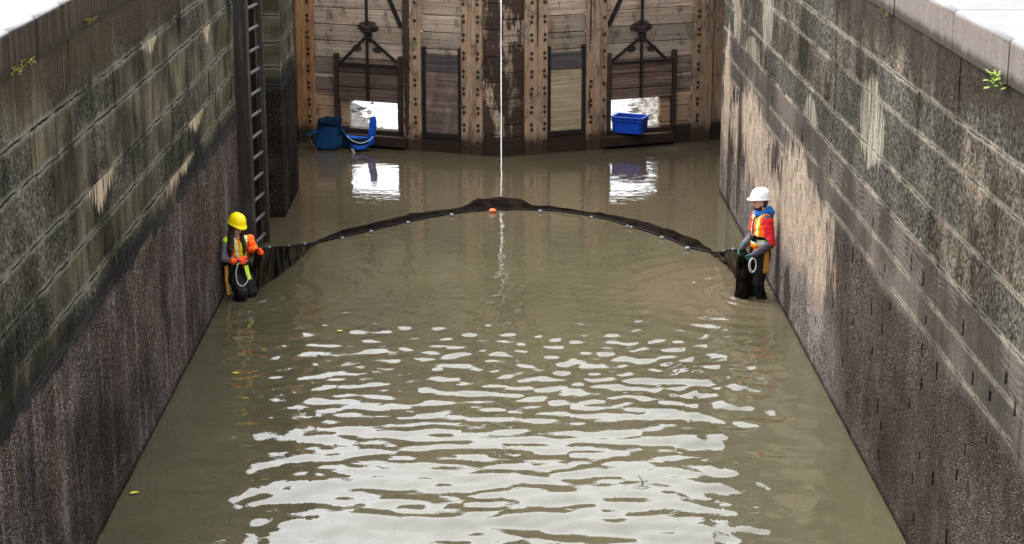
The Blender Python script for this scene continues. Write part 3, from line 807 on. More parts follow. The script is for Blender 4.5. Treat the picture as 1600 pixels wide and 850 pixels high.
# long split in two of the posts' faces
# ================================================================== BLUE CRATE
plast = simple('blue_crate_plastic', (0.005, 0.045, 0.33), 0.42, 0.5, 12, 0.05, 0.002)
def make_crate():
    c = RLf.root.matrix_basis
    u, z = RLf.at(988, 209, -0.22)
    p = MITRE + Matrix.Rotation(RLf.a, 3, 'Z') @ Vector((u, -0.10, 0))
    root = empty('plastic_crate', (p.x, p.y, RAILZ - 0.045), math.radians(-24))
    tag(root, 'blue plastic crate resting on the sill of the right open sluice', 'crate')
    w, d, h, t = 0.33, 0.22, 0.33, 0.012
    bm = bmesh.new()
    def shell(bm, zb, zt, wb, db, wt, dt, th):
        ring = lambda z, a, b: [bm.verts.new((x * a, y * b, z)) for x, y in ((-1, -1), (1, -1), (1, 1), (-1, 1))]
        o0, o1, i1, i0 = ring(zb, wb, db), ring(zt, wt, dt), ring(zt, wt - th, dt - th), ring(zb + th, wb - th, db - th)
        for A, B in ((o0, o1), (o1, i1), (i1, i0)):
            for k in range(4): bm.faces.new((A[k], A[(k + 1) % 4], B[(k + 1) % 4], B[k]))
        bm.faces.new(o0[::-1]); bm.faces.new(i0)
        bmesh.ops.recalc_face_normals(bm, faces=bm.faces[:])
    shell(bm, 0, h, w * 0.9, d * 0.88, w * 0.97, d * 0.97, t)
    obj('body', bm, plast, root)
    bm = bmesh.new()
    for zz, e, hh in ((h - 0.03, 0.028, 0.034), (h - 0.085, 0.016, 0.026)):
        for a in (-1, 1):
            box(bm, (-w - e, a * (d + e / 2) - 0.012, zz), (w + e, a * (d + e / 2) + 0.012, zz + hh), 0.004)
            box(bm, (a * (w + e / 2) - 0.012, -d - e + 0.014, zz + 0.001), (a * (w + e / 2) + 0.012, d + e - 0.014, zz + hh - 0.001), 0.004)
    obj('rim', bm, plast, root)
    for sx in (-1, 1):
        for sy in (-1, 1):
            bm = bmesh.new(); box(bm, (sx * w * 0.78 - 0.02, sy * (d * 0.945) - 0.012, 0.01), (sx * w * 0.78 + 0.02, sy * (d * 0.945) + 0.012, h - 0.09), 0.004)
            obj('rib', bm, plast, root)
    return root
make_crate()

# ================================================================== CAMP CHAIRS
def cloth(name, col, rough=0.85): return simple(name, col, rough, 0.5, 14, 0.6, 0.02, spec=0.1)
navy = cloth('faded_blue_canvas', (0.003, 0.022, 0.060)); royal = cloth('bright_blue_canvas', (0.006, 0.060, 0.33))
navy_dk = cloth('dark_navy_canvas', (0.002, 0.010, 0.030)); mesh_blk = cloth('black_chair_mesh', (0.008, 0.008, 0.010)); tubem = simple('chair_tube', (0.05, 0.05, 0.05), 0.45, 0.2, 30); pipe = simple('pale_piping', (0.30, 0.42, 0.55), 0.7)
greyfl = cloth('grey_strap_cloth', (0.32, 0.32, 0.31))
def sheet(name, rows, th, m, parent, sub=2, crumple=0.018):
    """cloth through a grid of points, given thickness"""
    bm = bmesh.new()
    V = [[bm.verts.new(p) for p in r] for r in rows]
    for a, b in zip(V, V[1:]):
        for k in range(len(a) - 1): bm.faces.new((a[k], a[k + 1], b[k + 1], b[k]))
    o = obj(name, bm, m, parent, True)
    s = o.modifiers.new('s', 'SUBSURF'); s.levels = s.render_levels = sub
    t = o.modifiers.new('t', 'SOLIDIFY'); t.thickness = th; t.offset = 0
    dg = bpy.context.evaluated_depsgraph_get(); dg.update()
    me = bpy.data.meshes.new_from_object(o.evaluated_get(dg)); o.modifiers.clear(); o.data = me
    if crumple:
        for v in me.vertices:
            n = mnoise.noise_vector(v.co * 8.0); v.co += n * crumple + mnoise.noise_vector(v.co * 22.0) * crumple * 0.4
    return o
ch = empty('camp_chair', (atz(517, 226).x, 36.95, 0.0), math.radians(8))
tag(ch, 'dark blue canvas camp chair slumped in the water by the left heel post', 'camp chair')
sheet('back', [[(-0.20, 0.06, 0.60), (-0.06, 0.02, 0.63), (0.10, 0.03, 0.62), (0.25, 0.08, 0.58)],
               [(-0.20, 0.02, 0.42), (-0.05, -0.05, 0.42), (0.12, -0.05, 0.42), (0.22, 0.03, 0.42)],
               [(-0.24, -0.05, 0.22), (-0.07, -0.14, 0.22), (0.12, -0.14, 0.22), (0.25, -0.04, 0.22)],
               [(-0.34, -0.10, 0.06), (-0.08, -0.20, 0.01), (0.12, -0.20, 0.01), (0.30, -0.08, 0.08)]], 0.02, navy, ch)
sheet('headrest_flap', [[(-0.22, 0.05, 0.62), (-0.02, 0.0, 0.66), (0.26, 0.05, 0.63)], [(-0.21, -0.03, 0.58), (-0.02, -0.08, 0.61), (0.27, -0.02, 0.60)], [(-0.20, -0.04, 0.47), (0.0, -0.095, 0.52), (0.26, -0.02, 0.45)]], 0.02, navy_dk, ch, 2, 0.03)
sheet('side_panel', [[(0.20, -0.03, 0.42), (0.30, 0.02, 0.46), (0.36, 0.10, 0.44)], [(0.21, -0.06, 0.2), (0.33, 0.0, 0.22), (0.40, 0.10, 0.2)], [(0.22, -0.08, 0.03), (0.34, 0.0, 0.0), (0.42, 0.10, 0.0)]], 0.015, navy_dk, ch, 2, 0.03)
sheet('armrest', [[(-0.22, 0.02, 0.42), (-0.21, -0.08, 0.36)], [(-0.34, 0.0, 0.37), (-0.34, -0.10, 0.31)], [(-0.46, -0.02, 0.32), (-0.44, -0.12, 0.27)]], 0.02, navy, ch)
sheet('armrest', [[(0.24, 0.02, 0.44), (0.25, -0.08, 0.38)], [(0.31, 0.0, 0.36), (0.32, -0.10, 0.30)], [(0.37, -0.02, 0.27), (0.37, -0.12, 0.20)]], 0.02, navy, ch)
bm = bmesh.new(); tube(bm, catmull([(-0.40, -0.08, 0.27), (-0.36, -0.12, 0.16), (-0.28, -0.20, 0.06), (-0.20, -0.26, -0.25)], 4), 0.010, 6); obj('leg', bm, tubem, ch, True)
bm = bmesh.new(); tube(bm, [(0.26, 0.10, 0.60), (0.26, -0.02, 0.25), (0.22, -0.18, -0.25)], 0.010, 6); obj('leg', bm, tubem, ch, True)
bm = bmesh.new(); tube(bm, [(-0.21, 0.10, 0.61), (-0.26, 0.0, 0.25), (-0.32, -0.05, -0.25)], 0.010, 6); obj('leg', bm, tubem, ch, True)

c2 = empty('camp_chair', (atz(566, 228).x, 36.75, 0.0), math.radians(-6))
tag(c2, 'bright blue camp chair with upright back, sitting in the water by the left open sluice', 'camp chair')
sheet('back', [[(0.13, -0.02, 0.12), (0.22, -0.04, 0.10), (0.26, 0.06, 0.14)], [(0.15, 0.0, 0.34), (0.25, -0.03, 0.33), (0.29, 0.08, 0.34)], [(0.19, 0.02, 0.52), (0.27, -0.01, 0.54), (0.31, 0.09, 0.54)], [(0.20, 0.03, 0.68), (0.27, 0.0, 0.70), (0.29, 0.10, 0.70)]], 0.035, royal, c2)
sheet('seat', [[(-0.24, -0.10, 0.24), (-0.24, 0.05, 0.26), (-0.22, 0.18, 0.28)], [(-0.13, -0.16, 0.09), (-0.12, 0.0, 0.10), (-0.10, 0.16, 0.15)], [(0.02, -0.18, 0.04), (0.02, 0.0, 0.05), (0.03, 0.16, 0.12)], [(0.18, -0.12, 0.11), (0.18, 0.02, 0.12), (0.20, 0.14, 0.20)], [(0.25, -0.08, 0.30), (0.26, 0.03, 0.32), (0.28, 0.12, 0.36)]], 0.035, royal, c2)
sheet('side_mesh', [[(-0.24, -0.115, 0.31), (-0.05, -0.15, 0.26), (0.22, -0.10, 0.25)], [(-0.20, -0.14, 0.17), (-0.03, -0.185, 0.135), (0.20, -0.125, 0.15)]], 0.012, mesh_blk, c2, 2, 0.004)
bm = bmesh.new(); tube(bm, catmull([(-0.25, -0.12, 0.32), (-0.12, -0.155, 0.23), (0.05, -0.175, 0.19), (0.22, -0.12, 0.25), (0.27, -0.06, 0.31)], 5), 0.010, 6); obj('piping', bm, pipe, c2, True)
sheet('armrest', [[(-0.30, -0.05, 0.36), (-0.24, -0.12, 0.34)], [(-0.24, 0.0, 0.30), (-0.16, -0.10, 0.28)], [(-0.12, 0.10, 0.27), (-0.04, 0.0, 0.25)], [(0.12, 0.14, 0.26), (0.16, 0.06, 0.25)]], 0.02, royal, c2)
sheet('hanging_strap', [[(-0.17, -0.19, 0.10), (-0.07, -0.22, 0.06)], [(-0.13, -0.22, 0.02), (-0.06, -0.24, 0.0)], [(-0.10, -0.23, -0.10), (-0.06, -0.25, -0.10)]], 0.008, greyfl, c2)
for a, b in (((-0.24, 0.1, 0.30), (-0.12, -0.1, -0.25)), ((0.24, 0.1, 0.60), (0.12, -0.06, -0.25))):
    bm = bmesh.new(); tube(bm, [a, b], 0.011, 6); obj('leg', bm, tubem, c2, True)

# ================================================================== SEINE NET
def net_mat(name, see_through):
    m, b = material(name)
    p = pos(); x, y, z = sep(p)
    n = noise(p, 7.0, 4)
    fold = noise(comb(x * 3.0 + y * 4.5, x * 1.0, z * 1.4 - y * 1.0), 1.0, 3, 0.6, 0.5)
    c = mix(step(n, 0.3, 0.7), (0.0035, 0.0028, 0.0024), (0.011, 0.008, 0.0065))
    if see_through: c = mix(step(fold, 0.46, 0.60) * 0.9, (0.022, 0.017, 0.012), (0.002, 0.002, 0.002))
    finish(b, c, 0.75, bump(noise(p, 40.0, 3), 0.6, 0.01), 0.0)
    if see_through: put(b.inputs['Alpha'], 0.80 + step(fold, 0.44, 0.60) * 0.18)
    return m
net_open = net_mat('stretched_net', True); net_dense = net_mat('bunched_net', False)
floatm = simple('net_float', (0.22, 0.23, 0.27), 0.4, 0.3, 40); orangem = simple('orange_float', (0.80, 0.16, 0.05), 0.45, 0.15, 40)
ropem = simple('white_rope', (0.55, 0.53, 0.48), 0.8, 0.2, 60); blkrope = simple('black_headline', (0.008, 0.008, 0.009), 0.6, 0.3, 50, spec=0.1)
HANDW = Vector((-3.47, 25.88, 0.735)); HANDM = Vector((3.55, 25.86, 0.66))
net = empty('seine_net', (0.0, 30.0, 0.0))
tag(net, 'long black seine net bowed across the water between the two workers', 'net')
def rel(p): return Vector(p) - Vector((0.0, 30.0, 0.0))
def curtain(top, bot, n, name):
    T = catmull(top, n); B = catmull(bot, n)
    bm = bmesh.new(); rows = 14; V = []
    m = min(len(T), len(B))
    for i in range(m):
        col = []
        for k in range(rows + 1):
            t = k / rows
            p = T[i].lerp(B[i], t)
            fold = math.sin(i * 0.62 + 2.6 * t + 2.0 * mnoise.noise((i * 0.13, t * 2, 5))) * 0.075 * math.sin(math.pi * min(1, t * 1.2) * 0.85) * min(1.0, (m - 1 - i) / 6 + 0.05)
            sag = -0.05 * math.sin(math.pi * t)
            p = p + Vector((fold * 0.4 + sag * 0.3, fold, 0))
            col.append(bm.verts.new(rel(p)))
        V.append(col)
    for a, b in zip(V, V[1:]):
        for k in range(rows): bm.faces.new((a[k], a[k + 1], b[k + 1], b[k]))
    o = obj(name, bm, net_open, net, True)
    return T
P0 = lambda px, py, z=0.02: atz(px, py, z)
topL = [HANDW, atz(420, 386.5, 0.57), atz(447, 384.5, 0.36), atz(473, 381.5, 0.17), P0(496, 378)]
botL = [P0(379, 468, -0.03), P0(412, 450, -0.03), P0(445, 428, -0.03), P0(472, 405, -0.03), P0(495, 380, -0.03)]
curtain(topL, botL, 12, 'left_curtain').__len__()
topR = [HANDM, atz(1149, 389.5, 0.50), atz(1138, 391, 0.33), atz(1125, 393.5, 0.14), P0(1110, 394)]
botR = [P0(1156, 460, -0.03), P0(1151, 440, -0.03), P0(1142, 424, -0.03), P0(1130, 411, -0.03), P0(1112, 397, -0.03)]
curtain(topR, botR, 12, 'right_curtain')
near_px = [(495,379),(535,370.5),(580,360.5),(610,353),(638.5,346.5),(672,340),(706,334.5),(737,331),(767,328.6),(786,328.4),(812,328),(844,328.6),(885,332),(924,338),(952,344),(976,351.5),(1005,360),(1034,370),(1055,378),(1074,386.5),(1095,391.5),(1113,396)]
far_px = [(495,377),(537,362),(577,351.5),(608,344),(638.5,336),(666,332.5),(695,329),(721,325),(745,311.5),(782,308.5),(810,312.5),(826,323),(857,325.5),(908,332),(942,335.5),(968,340),(994,345.5),(1020,352.5),(1043,359.5),(1064,367.5),(1084,376.5),(1113,393)]
Nn = catmull([P0(*q, 0.0) for q in near_px], 6); Nf = catmull([P0(*q, 0.0) for q in far_px], 6)
bm = bmesh.new(); V = []
for i, (a, b) in enumerate(zip(Nn, Nf)):
    row = []
    wdt = (b - a).length
    for k in range(9):
        t = k / 8
        p = a.lerp(b, t)
        z = min(0.085, 0.11 * wdt + 0.015) * math.sin(math.pi * (0.12 + 0.88 * t)) - 0.02 * (t > 0.9)
        z += mnoise.noise((i * 0.25, t * 3.0, 1.0)) * 0.03 + mnoise.noise((i * 0.9, t * 6.0, 4.0)) * 0.012
        row.append(bm.verts.new(rel((p.x, p.y + mnoise.noise((i * 0.35, t * 2, 8)) * 0.05, z if 0 < k < 8 else (-0.03 if k == 8 else 0.012)))))
    V.append(row)
for a, b in zip(V, V[1:]):
    for k in range(8): bm.faces.new((a[k], a[k + 1], b[k + 1], b[k]))
obj('bunched_band', bm, net_dense, net, True)
bm = bmesh.new(); tube(bm, [rel(p + Vector((0, -0.02, 0.02))) for p in Nn], 0.011, 6); obj('headline', bm, blkrope, net, True)
for T in (topL, topR):
    bm = bmesh.new(); tube(bm, [rel(p) for p in catmull(T, 6)], 0.013, 6); obj('headline', bm, blkrope, net, True)
bmf = bmesh.new(); bmesh.ops.create_uvsphere(bmf, u_segments=10, v_segments=6, radius=0.035)
for v in bmf.verts: v.co.x *= 1.7
fme = bpy.data.meshes.new('float'); bmf.to_mesh(fme); bmf.free(); fme.materials.append(floatm)
for p in fme.polygons: p.use_smooth = True
TL = catmull(topL, 8); TR = catmull(topR, 8)
fl = [TL[8], TL[17], TL[25], TR[10], TR[20]] + [P0(px, py, 0.03) + Vector((0, -0.04, 0)) for px, py in ((535,370.5),(580,360.5),(638,346.5),(706,334.5),(844,328.8),(924,338),(980,352.5),(986,354.2),(1034,370),(1074,386.8))]
for q in fl:
    o = bpy.data.objects.new('float', fme); COL.objects.link(o); o.parent = net; o.location = rel(q); o.rotation_euler = (0, random.uniform(-.2, .2), random.uniform(-.5, .5))
    k = random.uniform(0.4, 0.75); o.scale = (k, k, k)
bm = bmesh.new(); bmesh.ops.create_uvsphere(bm, u_segments=12, v_segments=8, radius=0.042)
for v in bm.verts: v.co.x *= 1.6
o = obj('float', bm, orangem, net, True); o.location = rel(P0(770, 328.5, 0.03)) + Vector((0, -0.05, 0.0)); o['label'] = 'orange float at the middle of the net'

# ================================================================== WEEDS IN THE JOINTS, FLOATING LEAVES
leafm = simple('weed_leaf', (0.16, 0.24, 0.018), 0.55, 0.5, 30); mossm = simple('yellow_moss', (0.15, 0.14, 0.02), 0.9, 0.6, 30)
def weed(loc, n, size, out, label, m, spread=1.0, hang=0.6):
    root = empty('weed', loc); hang = hang * 0.8; tag(root, label, 'weed')
    bm = bmesh.new()
    for i in range(n):
        b = Vector((out * random.uniform(0.01, 0.10), random.gauss(0, 0.07) * spread, random.uniform(-hang, 0.7) * size))
        yaw = random.uniform(0, 6.28); pit = random.uniform(-0.9, 0.5); s = size * random.uniform(0.22, 0.42)
        R = Euler((random.uniform(-.6, .6), pit, yaw)).to_matrix()
        pts = [(0, 0, 0), (0.35, 0.26, 0.05), (0.75, 0.22, 0.02), (1, 0, -0.08), (0.75, -0.22, 0.02), (0.35, -0.26, 0.05)]
        vs = [bm.verts.new(b + R @ (Vector(p) * s)) for p in pts]
        bm.faces.new((vs[0], vs[1], vs[2], vs[3])); bm.faces.new((vs[0], vs[3], vs[4], vs[5]))
    obj('foliage', bm, m, root)
    bm = bmesh.new()
    for k in range(4): tube(bm, [(0.0, random.gauss(0, 0.03) * spread, -0.02), (out * 0.05, random.gauss(0, 0.06) * spread, size * 0.3), (out * 0.09, random.gauss(0, 0.09) * spread, size * 0.6)], 0.004, 5)
    obj('stem', bm, m, root)
q = atX(1564, 128, XR - 0.02); weed(q, 40, 0.13, -1, 'bright green weed rooted under the right coping', leafm)
q = atX(1388, 20, XR - 0.02); weed(q, 16, 0.07, -1, 'tiny tuft of weed under the right coping, farther from the camera', mossm, 0.7)
for px, py, n, lab in ((18, 113, 46, 'wide yellow moss tuft under the left coping, nearest the photo edge'), (35, 101, 26, 'small yellow moss tuft under the left coping, next to the wide tuft'), (134, 35, 22, 'lone yellow moss tuft under the left coping, farthest along the wall')):
    q = atX(px, py, XL + 0.02); weed(q, n, 0.075, 1, lab, mossm, 0.7, 0.2)
yl = simple('fallen_leaf', (0.42, 0.40, 0.02), 0.5, 0.2, 30)
for px, py, s, lab in ((210, 770, 0.055, 'yellow fallen leaf floating near the left wall, closest to the camera'), (368, 583, 0.05, 'yellow fallen leaf floating in front of the yellow helmet worker'), (531, 517, 0.045, 'small pale leaf floating among the ripples near mid channel')):
    q = atz(px, py, 0.02)
    bm = bmesh.new()
    pts = [(-1, 0, 0), (-0.4, 0.45, .1), (0.3, 0.4, .12), (1, 0, 0.02), (0.3, -0.4, .1), (-0.4, -0.42, .06)]
    vs = [bm.verts.new(Vector(p) * s) for p in pts] + [bm.verts.new((0, 0, 0))]
    for k in range(6): bm.faces.new((vs[k], vs[(k + 1) % 6], vs[6]))
    o = obj('fallen_leaf', bm, yl); o.location = q; o.rotation_euler.z = random.uniform(-0.5, 0.5)
    md = o.modifiers.new('t', 'SOLIDIFY'); md.thickness = 0.003
    tag(o, lab, 'leaf', 'leaves floating on the water')
bm = bmesh.new(); tube(bm, [(0, 0, -0.03), (0.01, 0.02, 0.02), (-0.03, 0.12, 0.06)], [0.009, 0.008, 0.004], 6); tube(bm, [(0.01, 0.02, 0.02), (0.07, 0.03, 0.03)], 0.005, 5)
o = obj('twig', bm, simple('wet_twig', (0.03, 0.022, 0.015), 0.5), None, True); o.location = atz(1003, 757, 0.0); tag(o, 'short dark twig floating in the bright ripples', 'twig')
# ================================================================== PEOPLE
def hull_caps(bm, p, q, r1, r2, sc=(1, 1, 1), seg=12):
    p = Vector(p); q = Vector(q); vs = []
    tmp = bmesh.new()
    for c, r in ((p, r1), (q, r2)):
        g = bmesh.ops.create_icosphere(tmp, subdivisions=2, radius=r)['verts']
        for v in g: v.co = Vector((v.co.x * sc[0], v.co.y * sc[1], v.co.z * sc[2])) + c
    h = bmesh.ops.convex_hull(tmp, input=tmp.verts[:])
    bad = [g for g in h['geom_interior'] + h['geom_unused'] if isinstance(g, bmesh.types.BMVert)]
    bmesh.ops.delete(tmp, geom=bad, context='VERTS')
    bmesh.ops.recalc_face_normals(tmp, faces=tmp.faces[:])
    me = bpy.data.meshes.new('t'); tmp.to_mesh(me); tmp.free()
    bm.from_mesh(me); bpy.data.meshes.remove(me)
def ell(bm, c, r, rot=None):
    tmp = bmesh.new(); bmesh.ops.create_icosphere(tmp, subdivisions=3, radius=1.0)
    R = rot.to_matrix() if rot is not None else Matrix.Identity(3)
    for v in tmp.verts: v.co = R @ Vector((v.co.x * r[0], v.co.y * r[1], v.co.z * r[2])) + Vector(c)
    me = bpy.data.meshes.new('t'); tmp.to_mesh(me); tmp.free(); bm.from_mesh(me); bpy.data.meshes.remove(me)
def fuse(name, bm, mats, parent, voxel=0.012, smooth=4, pick=None, crumple=0.0, cscale=14.0, drape=False):
    o = obj(name, bm, mats, parent)
    r = o.modifiers.new('r', 'REMESH'); r.mode = 'VOXEL'; r.voxel_size = voxel
    if smooth:
        s = o.modifiers.new('s', 'SMOOTH'); s.iterations = smooth; s.factor = 0.5
    dg = bpy.context.evaluated_depsgraph_get(); dg.update()
    me = bpy.data.meshes.new_from_object(o.evaluated_get(dg)); o.modifiers.clear()
    o.data = me
    me.materials.clear()
    for m in (mats if isinstance(mats, (list, tuple)) else [mats]): me.materials.append(m)
    if crumple:
        for v in me.vertices:
            v.co += v.normal * (mnoise.noise(v.co * cscale) * crumple + mnoise.noise(Vector((v.co.x * 22, v.co.y * 22, v.co.z * 5)) if drape else Vector((v.co.x * 6, v.co.y * 6, v.co.z * 30))) * crumple * 0.8)
    for p in me.polygons:
        p.use_smooth = True
        p.material_index = pick(p.center) if pick else 0
    return o
skin = simple('skin', (0.56, 0.32, 0.22), 0.5, 0.15, 30, 0.1); hairb = simple('dark_brown_hair', (0.035, 0.015, 0.008), 0.55, 0.5, 60, 0.5)
beardm = simple('beard', (0.045, 0.026, 0.018), 0.8, 0.4, 90); lipm = simple('lip', (0.38, 0.13, 0.11), 0.5); eyem = simple('eye', (0.03, 0.02, 0.018), 0.25)
orange = simple('hi_vis_orange', (0.95, 0.165, 0.012), 0.7, 0.15, 22, 0.2); lime = simple('hi_vis_lime', (0.58, 0.80, 0.03), 0.7, 0.15, 22, 0.2); silver = simple('reflective_tape', (0.60, 0.60, 0.58), 0.4, 0.12, 40)
black = simple('wader_rubber', (0.006, 0.006, 0.007), 0.55, 0.5, 9, 0.6, 0.03, spec=0.16); red = simple('red_jacket', (0.62, 0.012, 0.020), 0.65, 0.2, 18, 0.25, 0.008); char = simple('charcoal_sleeve', (0.060, 0.052, 0.066), 0.7, 0.3, 18, 0.25, 0.008)
bluehood = simple('blue_hood', (0.010, 0.115, 0.42), 0.75, 0.25, 18, 0.3, 0.008); navyin = simple('navy_lining', (0.008, 0.014, 0.05), 0.8)
tealg = simple('teal_glove', (0.008, 0.060, 0.066), 0.55, 0.35, 25); orangeg = simple('orange_glove', (0.95, 0.085, 0.012), 0.5, 0.15, 25)
hatw = simple('white_helmet_shell', (0.80, 0.80, 0.82), 0.3, 0.06, 10, 0.0); haty = simple('yellow_helmet_shell', (0.86, 0.66, 0.005), 0.32, 0.06, 10, 0.0)
webbing = simple('ochre_webbing', (0.42, 0.19, 0.025), 0.75, 0.25, 40); plaid = simple('grey_sleeve', (0.17, 0.165, 0.175), 0.75, 0.35, 26); redshirt = simple('dark_red_shirt', (0.16, 0.018, 0.022), 0.8, 0.6, 30)
E = Euler
def face_prims(bm, c, rot):
    """head with brow, nose, lips, chin, ears; face looks along -y of rot"""
    R = rot.to_matrix(); c = Vector(c)
    T = lambda x, y, z: c + R @ Vector((x, y, z))
    ell(bm, T(0, 0.012, 0.028), (0.076, 0.095, 0.098), rot)
    ell(bm, T(0, -0.025, -0.035), (0.060, 0.066, 0.085), rot)
    ell(bm, T(0, -0.068, -0.098), (0.026, 0.022, 0.022), rot)
    hull_caps(bm, T(0, -0.088, 0.012), T(0, -0.112, -0.030), 0.011, 0.016)
    hull_caps(bm, T(-0.032, -0.082, 0.030), T(0.032, -0.082, 0.030), 0.016, 0.016)
    hull_caps(bm, T(-0.018, -0.086, -0.062), T(0.018, -0.086, -0.062), 0.011, 0.011)
    for s in (-1, 1): ell(bm, T(s * 0.078, 0.015, -0.005), (0.012, 0.022, 0.034), rot); ell(bm, T(s * 0.036, -0.068, -0.030), (0.022, 0.022, 0.022), rot)
    return T
def eyes(parent, T, rot):
    for s in (-1, 1):
        bm = bmesh.new(); ell(bm, T(s * 0.031, -0.083, 0.010), (0.012, 0.008, 0.007), rot); obj('eye', bm, eyem, parent, True)
def hand_prims(bm, wrist, d, palm_n, side, k=1.0, curl=1.0):
    """palm, four unequal curled fingers and a thumb leaving the side of the palm"""
    d = Vector(d).normalized(); n = Vector(palm_n); n = (n - d * n.dot(d)).normalized(); s = d.cross(n) * side
    w = Vector(wrist)
    for a in (-0.026, -0.009, 0.009, 0.026):
        hull_caps(bm, w + d * 0.01 + s * a * 0.7, w + d * 0.085 + s * a, 0.017 * k, 0.014 * k)
    for a, L in ((0.030, 0.070), (0.010, 0.080), (-0.010, 0.075), (-0.030, 0.058)):
        p = w + d * 0.088 + s * a
        ang = 0.45 * curl
        for seg, f in ((0.46, 0.0125), (0.31, 0.0115), (0.25, 0.0105)):
            q = p + (d * math.cos(ang) + n * math.sin(ang)) * L * seg * 1.25
            hull_caps(bm, p, q, f * k, f * 0.95 * k); p = q; ang += 0.85 * curl
    p = w + d * 0.028 + s * 0.030
    q = p + (s * 0.75 + d * 0.62 + n * 0.25).normalized() * 0.040; r = q + (d * 0.72 + n * 0.62 + s * 0.05).normalized() * 0.034
    hull_caps(bm, p, q, 0.0155 * k, 0.0135 * k); hull_caps(bm, q, r, 0.0135 * k, 0.0115 * k)
def helmet(parent, T, rot, m, tiltx=0.0):
    """dome with ridge, rain lip and peak"""
    bm = bmesh.new()
    R2 = rot.to_matrix()
    a, b, h = 0.126, 0.150, 0.148
    base = Vector((0, 0.006, 0.062))
    n = 36; rings = []
    for j in range(9):
        t = j / 8 * math.pi / 2
        row = []
        for i in range(n):
            ph = 2 * math.pi * i / n
            rr = math.cos(t) ** 0.72 if j < 8 else 0.0001
            x = a * rr * math.cos(ph); y = b * rr * math.sin(ph); z = h * math.sin(t)
            rid = max(0, 1 - abs(x) / 0.030) * 0.010 * math.sin(t)
            row.append(bm.verts.new(base + Vector((x, y, z + rid))))
        rings.append(row)
    lip = []; lip2 = []
    for i in range(n):
        ph = 2 * math.pi * i / n
        f = max(0.0, -math.sin(ph)) ** 3
        e = 0.010 + 0.042 * f
        x = (a + e * 0.8) * math.cos(ph); y = (b + e) * math.sin(ph)
        lip.append(bm.verts.new(base + Vector((x, y, -0.006 - 0.012 * f)))); lip2.append(bm.verts.new(base + Vector((x * 0.985, y * 0.985, -0.016 - 0.012 * f))))
    inn = [bm.verts.new(base + Vector((a * 0.95 * math.cos(2 * math.pi * i / n), b * 0.95 * math.sin(2 * math.pi * i / n), -0.010))) for i in range(n)]
    seq = [inn, lip2, lip] + rings
    for A, B in zip(seq, seq[1:]):
        for i in range(n): bm.faces.new((A[i], A[(i + 1) % n], B[(i + 1) % n], B[i]))
    bm.faces.new(inn[::-1])
    bmesh.ops.remove_doubles(bm, verts=bm.verts[:], dist=0.0005)
    Rt = Matrix.Rotation(tiltx, 3, 'X')
    o0 = T(0, 0, 0)
    for v in bm.verts: v.co = o0 + R2 @ (Rt @ v.co)
    bmesh.ops.recalc_face_normals(bm, faces=bm.faces[:])
    return obj('hard_hat', bm, m, parent, True)
def ribbon(name, pts, w, th, m, parent, up):
    bm = bmesh.new(); P = [Vector(p) for p in pts]
    for i, (a, b) in enumerate(zip(P, P[1:])): bar(bm, a, b + (b - a).normalized() * 0.004, w, th, up)
    return obj(name, bm, m, parent)
def figure(root, J, wide=1.0):
    """J: joints. One continuous body, then waders, over it."""
    bm = bmesh.new()
    T = face_prims(bm, J['head'], J['hrot'])
    hull_caps(bm, J['neck'], Vector(J['head']) + Vector((0, 0.02, -0.05)), 0.056, 0.052)
    hull_caps(bm, J['shL'], J['shR'], 0.062, 0.062); hull_caps(bm, J['chest'], J['neck'], 0.12, 0.06)
    hull_caps(bm, J['chest'], J['pelvis'], 0.125, 0.13)
    for s in 'LR':
        hull_caps(bm, J['sh' + s], J['el' + s], 0.052, 0.042); hull_caps(bm, J['el' + s], J['wr' + s], 0.042, 0.030)
        hull_caps(bm, J['hip' + s], J['kn' + s], 0.085, 0.055); hull_caps(bm, J['kn' + s], J['an' + s], 0.055, 0.04)
        hull_caps(bm, J['an' + s], Vector(J['an' + s]) + Vector((0, -0.16, -0.04)), 0.04, 0.035)
        hand_prims(bm, J['wr' + s], J['hd' + s], J['hn' + s], 1 if s == 'L' else -1, 0.8)
    hl = Vector(J['head']); inv = J['hrot'].to_matrix().inverted()
    def pk(c):
        q = inv @ (Vector(c) - hl)
        if J.get('beard') and abs(q.x) < 0.085 and -0.15 < q.z < -0.052 and q.y < 0.02 and not (abs(q.x) < 0.02 and -0.068 < q.z < -0.056): return 1 if q.z < -0.072 or (abs(q.x) < 0.03 and q.z < -0.042) or q.y > -0.03 else 0
        if abs(q.x) < 0.024 and -0.072 < q.z < -0.053 and q.y < -0.075: return 2
        return 0
    body = fuse('body', bm, [skin, beardm, lipm], root, 0.008, 3, pk)
    eyes(root, T, J['hrot'])
    # waders
    bm = bmesh.new()
    hull_caps(bm, J['pelvis'], J['waist'], 0.168, 0.155, (1.02, 0.86, 1))
    for s in 'LR':
        hull_caps(bm, J['hip' + s], J['kn' + s], 0.118 * wide, 0.086 * wide); hull_caps(bm, J['kn' + s], J['an' + s], 0.090 * wide, 0.070)
        a = Vector(J['an' + s]); hull_caps(bm, a + Vector((0, 0.02, 0)), a + Vector((0, -0.17, -0.03)), 0.064, 0.05)
    fuse('waders', bm, [black], root, 0.012, 3, None, 0.020, 8, True)
    return T
V_ = Vector
